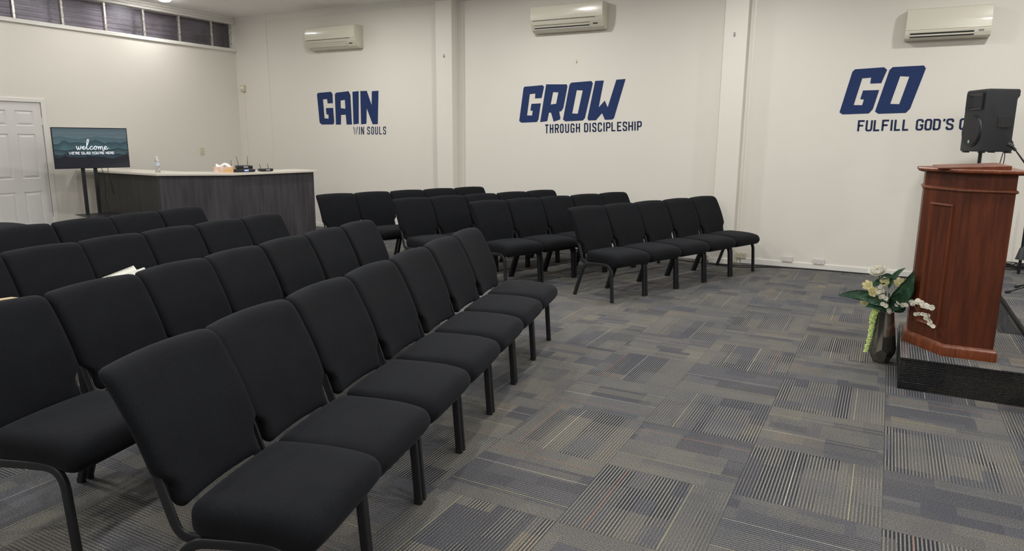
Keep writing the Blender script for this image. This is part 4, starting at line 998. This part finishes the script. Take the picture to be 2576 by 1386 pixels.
# ------------------------------------------------------------------ loudspeaker on its stand
SPX, SPY, SPZ = .862, 8.70, 1.495
t = thing('loudspeaker', 'black loudspeaker with round grille on a pole behind the lectern', 'loudspeaker', (SPX, SPY, SPZ), math.radians(-64))
sil = [(-.165, 0), (.17, 0), (.185, .02), (.185, .10), (.150, .115), (.150, .52), (.175, .535), (.185, .55), (.185, .60), (.17, .615), (-.155, .615), (-.168, .605), (-.172, .59), (-.172, .02)]
def spk(d, z, s):
    k = 1.0 if d < -.06 else 1-.30*(d+.06)/.245
    return (s*k, d, z)
bm = bmesh.new(); prism(bm, sil, -.168, .168, fn=spk); bevel(bm, .010, 3); obj('cabinet', bm, M['blk'], t, 30)
bm = bmesh.new(); tube(bm, [(0, -.150, .205), (0, -.180, .205), (0, -.184, .205)], .160, 40, radii=[1.04, 1.0, .97]); obj('woofer_ring', bm, M['blk'], t, 30)
bm = bmesh.new(); tube(bm, [(0, -.175, .205), (0, -.189, .205), (0, -.192, .205)], .146, 40, radii=[1, 1, .9]); obj('grille', bm, M['grille'], t, 30)
obj('badge', bx(-.012, .012, -.1955, -.190, .085, .115), mat('pale_green_badge', (.35, .5, .42), .4), t)
bm = bmesh.new(); o4 = [(-.135, .415), (.135, .415), (.135, .575), (-.135, .575)]; rs = []
for sc_, d in ((1.0, -.168), (1.0, -.190), (.93, -.192), (.30, -.150)):
    rs.append([bm.verts.new((x*sc_, d, .495+(z-.495)*sc_)) for x, z in o4])
for a, b in zip(rs, rs[1:]):
    for j in range(4): bm.faces.new((a[j], a[(j+1) % 4], b[(j+1) % 4], b[j]))
bm.faces.new(rs[-1]); bm.faces.new(rs[0][::-1]); obj('horn', bm, M['blk2'], t)
for s in (-1, 1):
    k = .90
    bm = bmesh.new(); box(bm, s*.168*k-.004, s*.168*k+.0006, -.02, .12, .24, .345); o_ = obj('handle_recess', bevel(bm, .003), M['acd'], t)
    bm = bmesh.new(); tube(bm, [(s*.147, .03, .238), (s*.147, .03, .345)], .007, 8); obj('handle', bm, M['blk'], t, 60)
for X in (-.13, .13):
    for Y_ in (-.13, .13): obj('foot', bx(X-.03, X+.03, Y_-.02, Y_+.02, -.012, .002, .003), M['rubber'], t)
t = thing('speaker_stand', 'black tripod pole stand under the loudspeaker, mostly hidden by the lectern', 'speaker stand', (SPX-.05, SPY, 0))
bm = bmesh.new(); tube(bm, [(0, 0, .30), (0, 0, 1.0)], .0225, 14); tube(bm, [(0, 0, .98), (0, 0, SPZ-.002)], .0175, 14); obj('pole', bm, M['blk2'], t, 60)
bm = bmesh.new(); lathe(bm, [(.02, .95), (.032, .955), (.032, 1.02), (.02, 1.03)], 16); obj('collar', bm, M['blk'], t, 40)
bm = bmesh.new(); lathe(bm, [(.02, .52), (.034, .53), (.034, .58), (.02, .59)], 16); obj('hub', bm, M['blk'], t, 40)
for a_ in (-2.2, -.3, 1.9):
    ca, sa = math.cos(a_), math.sin(a_)
    L__ = .30 if a_ == -.3 else .40
    L__ = .17 if a_ == -.3 else .42
    bm = bmesh.new(); tube(bm, [(.03*ca, .03*sa, .56), (L__*ca, L__*sa, .015)], .011, 8); obj('leg', bm, M['blk2'], t, 60)
bm = bmesh.new(); tube(bm, spline([(.985, 8.76, 1.80), (1.03, 8.74, 1.80), (1.045, 8.72, 1.70), (1.01, 8.70, 1.52), (.985, 8.69, 1.35), (.93, 8.70, .9), (.92, 8.75, .34)], 6), .004, 6)
tag(obj('cable', bm, M['rubber'], None, 60), 'thin black cable looping out of the loudspeaker\'s back, upper of two', 'cable')
bm = bmesh.new(); tube(bm, spline([(.97, 8.73, 1.665), (.995, 8.71, 1.64), (1.0, 8.70, 1.55), (1.02, 8.69, 1.40), (.955, 8.69, .9), (.95, 8.74, .34)], 6), .004, 6)
tag(obj('cable', bm, M['rubber'], None, 60), 'thin black cable from low on the loudspeaker\'s back, lower of two', 'cable')

# ------------------------------------------------------------------ microphone stands on the stage
t = thing('microphone_stand', 'black boom microphone stand whose clip shows right of the loudspeaker', 'microphone stand', (1.33, 7.75, STH))
bm = bmesh.new(); tube(bm, [(0, 0, .10), (0, 0, .82)], .010, 10); obj('pole', bm, M['blk2'], t, 60)
bm = bmesh.new(); tube(bm, [(-.02, 0, .80), (.02, 0, .80)], .022, 12); obj('clutch', bm, M['blk'], t, 60)
bm = bmesh.new(); tube(bm, [(.04, 0, .76), (-.27, 0, 1.18), (-.355, 0, 1.295)], .0065, 8, radii=[1.3, 1.3, .9]); obj('boom', bm, M['blk2'], t, 60)
bm = bmesh.new(); tube(bm, [(-.345, 0, 1.280), (-.372, 0, 1.312)], .013, 10); tube(bm, [(-.366, 0, 1.312), (-.408, .01, 1.335)], .021, 12, radii=[.9, 1.05]); obj('microphone_clip', bm, M['blk'], t, 50)
for dx, dy, r in ((-.275, -.14, .0), (-.16, .20, 0), (.30, -.02, 0)):
    bm = bmesh.new(); tube(bm, [(0, 0, .13), (dx*.15, dy*.15, .10), (dx, dy, .012)], .008, 8); lg = obj('leg', bm, M['blk2'], t, 60)
    bm = bmesh.new(); d = Vector((dx, dy, 0)).normalized()*.03; tube(bm, [(dx-d.x, dy-d.y, .018), (dx+d.x*.4, dy+d.y*.4, .012)], .012, 8); obj('rubber_tip', bm, M['rubber'], lg, 60)
t = thing('tripod_stand', 'black tripod stand by the wall at the photo\'s right edge', 'stand', (1.298, 8.82, STH))
bm = bmesh.new(); tube(bm, [(0, 0, .06), (0, 0, .95)], .013, 12); obj('pole', bm, M['blk2'], t, 60)
bm = bmesh.new(); lathe(bm, [(.014, .28), (.022, .27), (.045, .17), (.05, .155), (.014, .15)], 20); obj('hub', bm, M['blk'], t, 40)
bm = bmesh.new(); lathe(bm, [(.001, 0), (.014, 0), (.015, .05), (.014, .15)], 14); obj('centre_foot', bm, M['blk2'], t, 40)
for a_ in (.3, 2.6, 4.9):
    L__ = .34 if a_ != 2.6 else .26
    bm = bmesh.new(); tube(bm, [(.04*math.cos(a_), .04*math.sin(a_), .16), (L__*math.cos(a_), L__*math.sin(a_), .012)], .008, 8)
    if a_ == .3: obj('leg', bm, M['blk2'], t, 60)
    else: bm.free()
# cables along the foot of the back wall
def floor_cable(pts, r, lab):
    bm = bmesh.new(); tube(bm, spline(pts, 6), r, 6); return tag(obj('cable', bm, M['rubber'], None, 60), lab, 'cable')
floor_cable([(-4.3, 9.38, .006), (-3.2, 9.36, .006), (-2.3, 9.19, .006), (-1.9, 9.15, .006), (-1.55, 9.22, .006), (-1.25, 9.33, .006), (-.8, 9.395, .006), (-.2, 9.405, .006), (.4, 9.405, .006), (.85, 9.39, .006)], .006, 'black cable on the carpet hugging the baseboard past the two outlets')
floor_cable([(-4.3, 9.345, .006), (-3.0, 9.32, .006), (-2.3, 9.215, .006), (-1.75, 9.08, .006), (-1.45, 9.12, .006), (-1.15, 9.29, .006), (-.7, 9.375, .006), (-.1, 9.385, .006), (.5, 9.38, .006), (.85, 9.36, .006)], .006, 'second black cable bowing away from the pier onto the carpet')
for i, (cx, cy, r_, lab) in enumerate(((1.20, 9.16, .17, 'coiled black cable heaped on the stage by the back wall, nearest the lectern'), (1.45, 9.20, .15, 'black cable coil on the stage beyond the first coil, at the photo\'s right edge'))):
    pts = []
    for k in range(44):
        a_ = k*.62; rr2 = r_*(.75+.25*math.sin(k*1.7)); pts.append((cx+rr2*1.15*math.cos(a_), cy+rr2*.9*math.sin(a_), STH+.008+.0011*k))
    bm = bmesh.new(); tube(bm, spline(pts, 3), .006, 6); tag(obj('cable_coil', bm, M['rubber'], None, 60), lab, 'cable', 'cable coils on the stage')
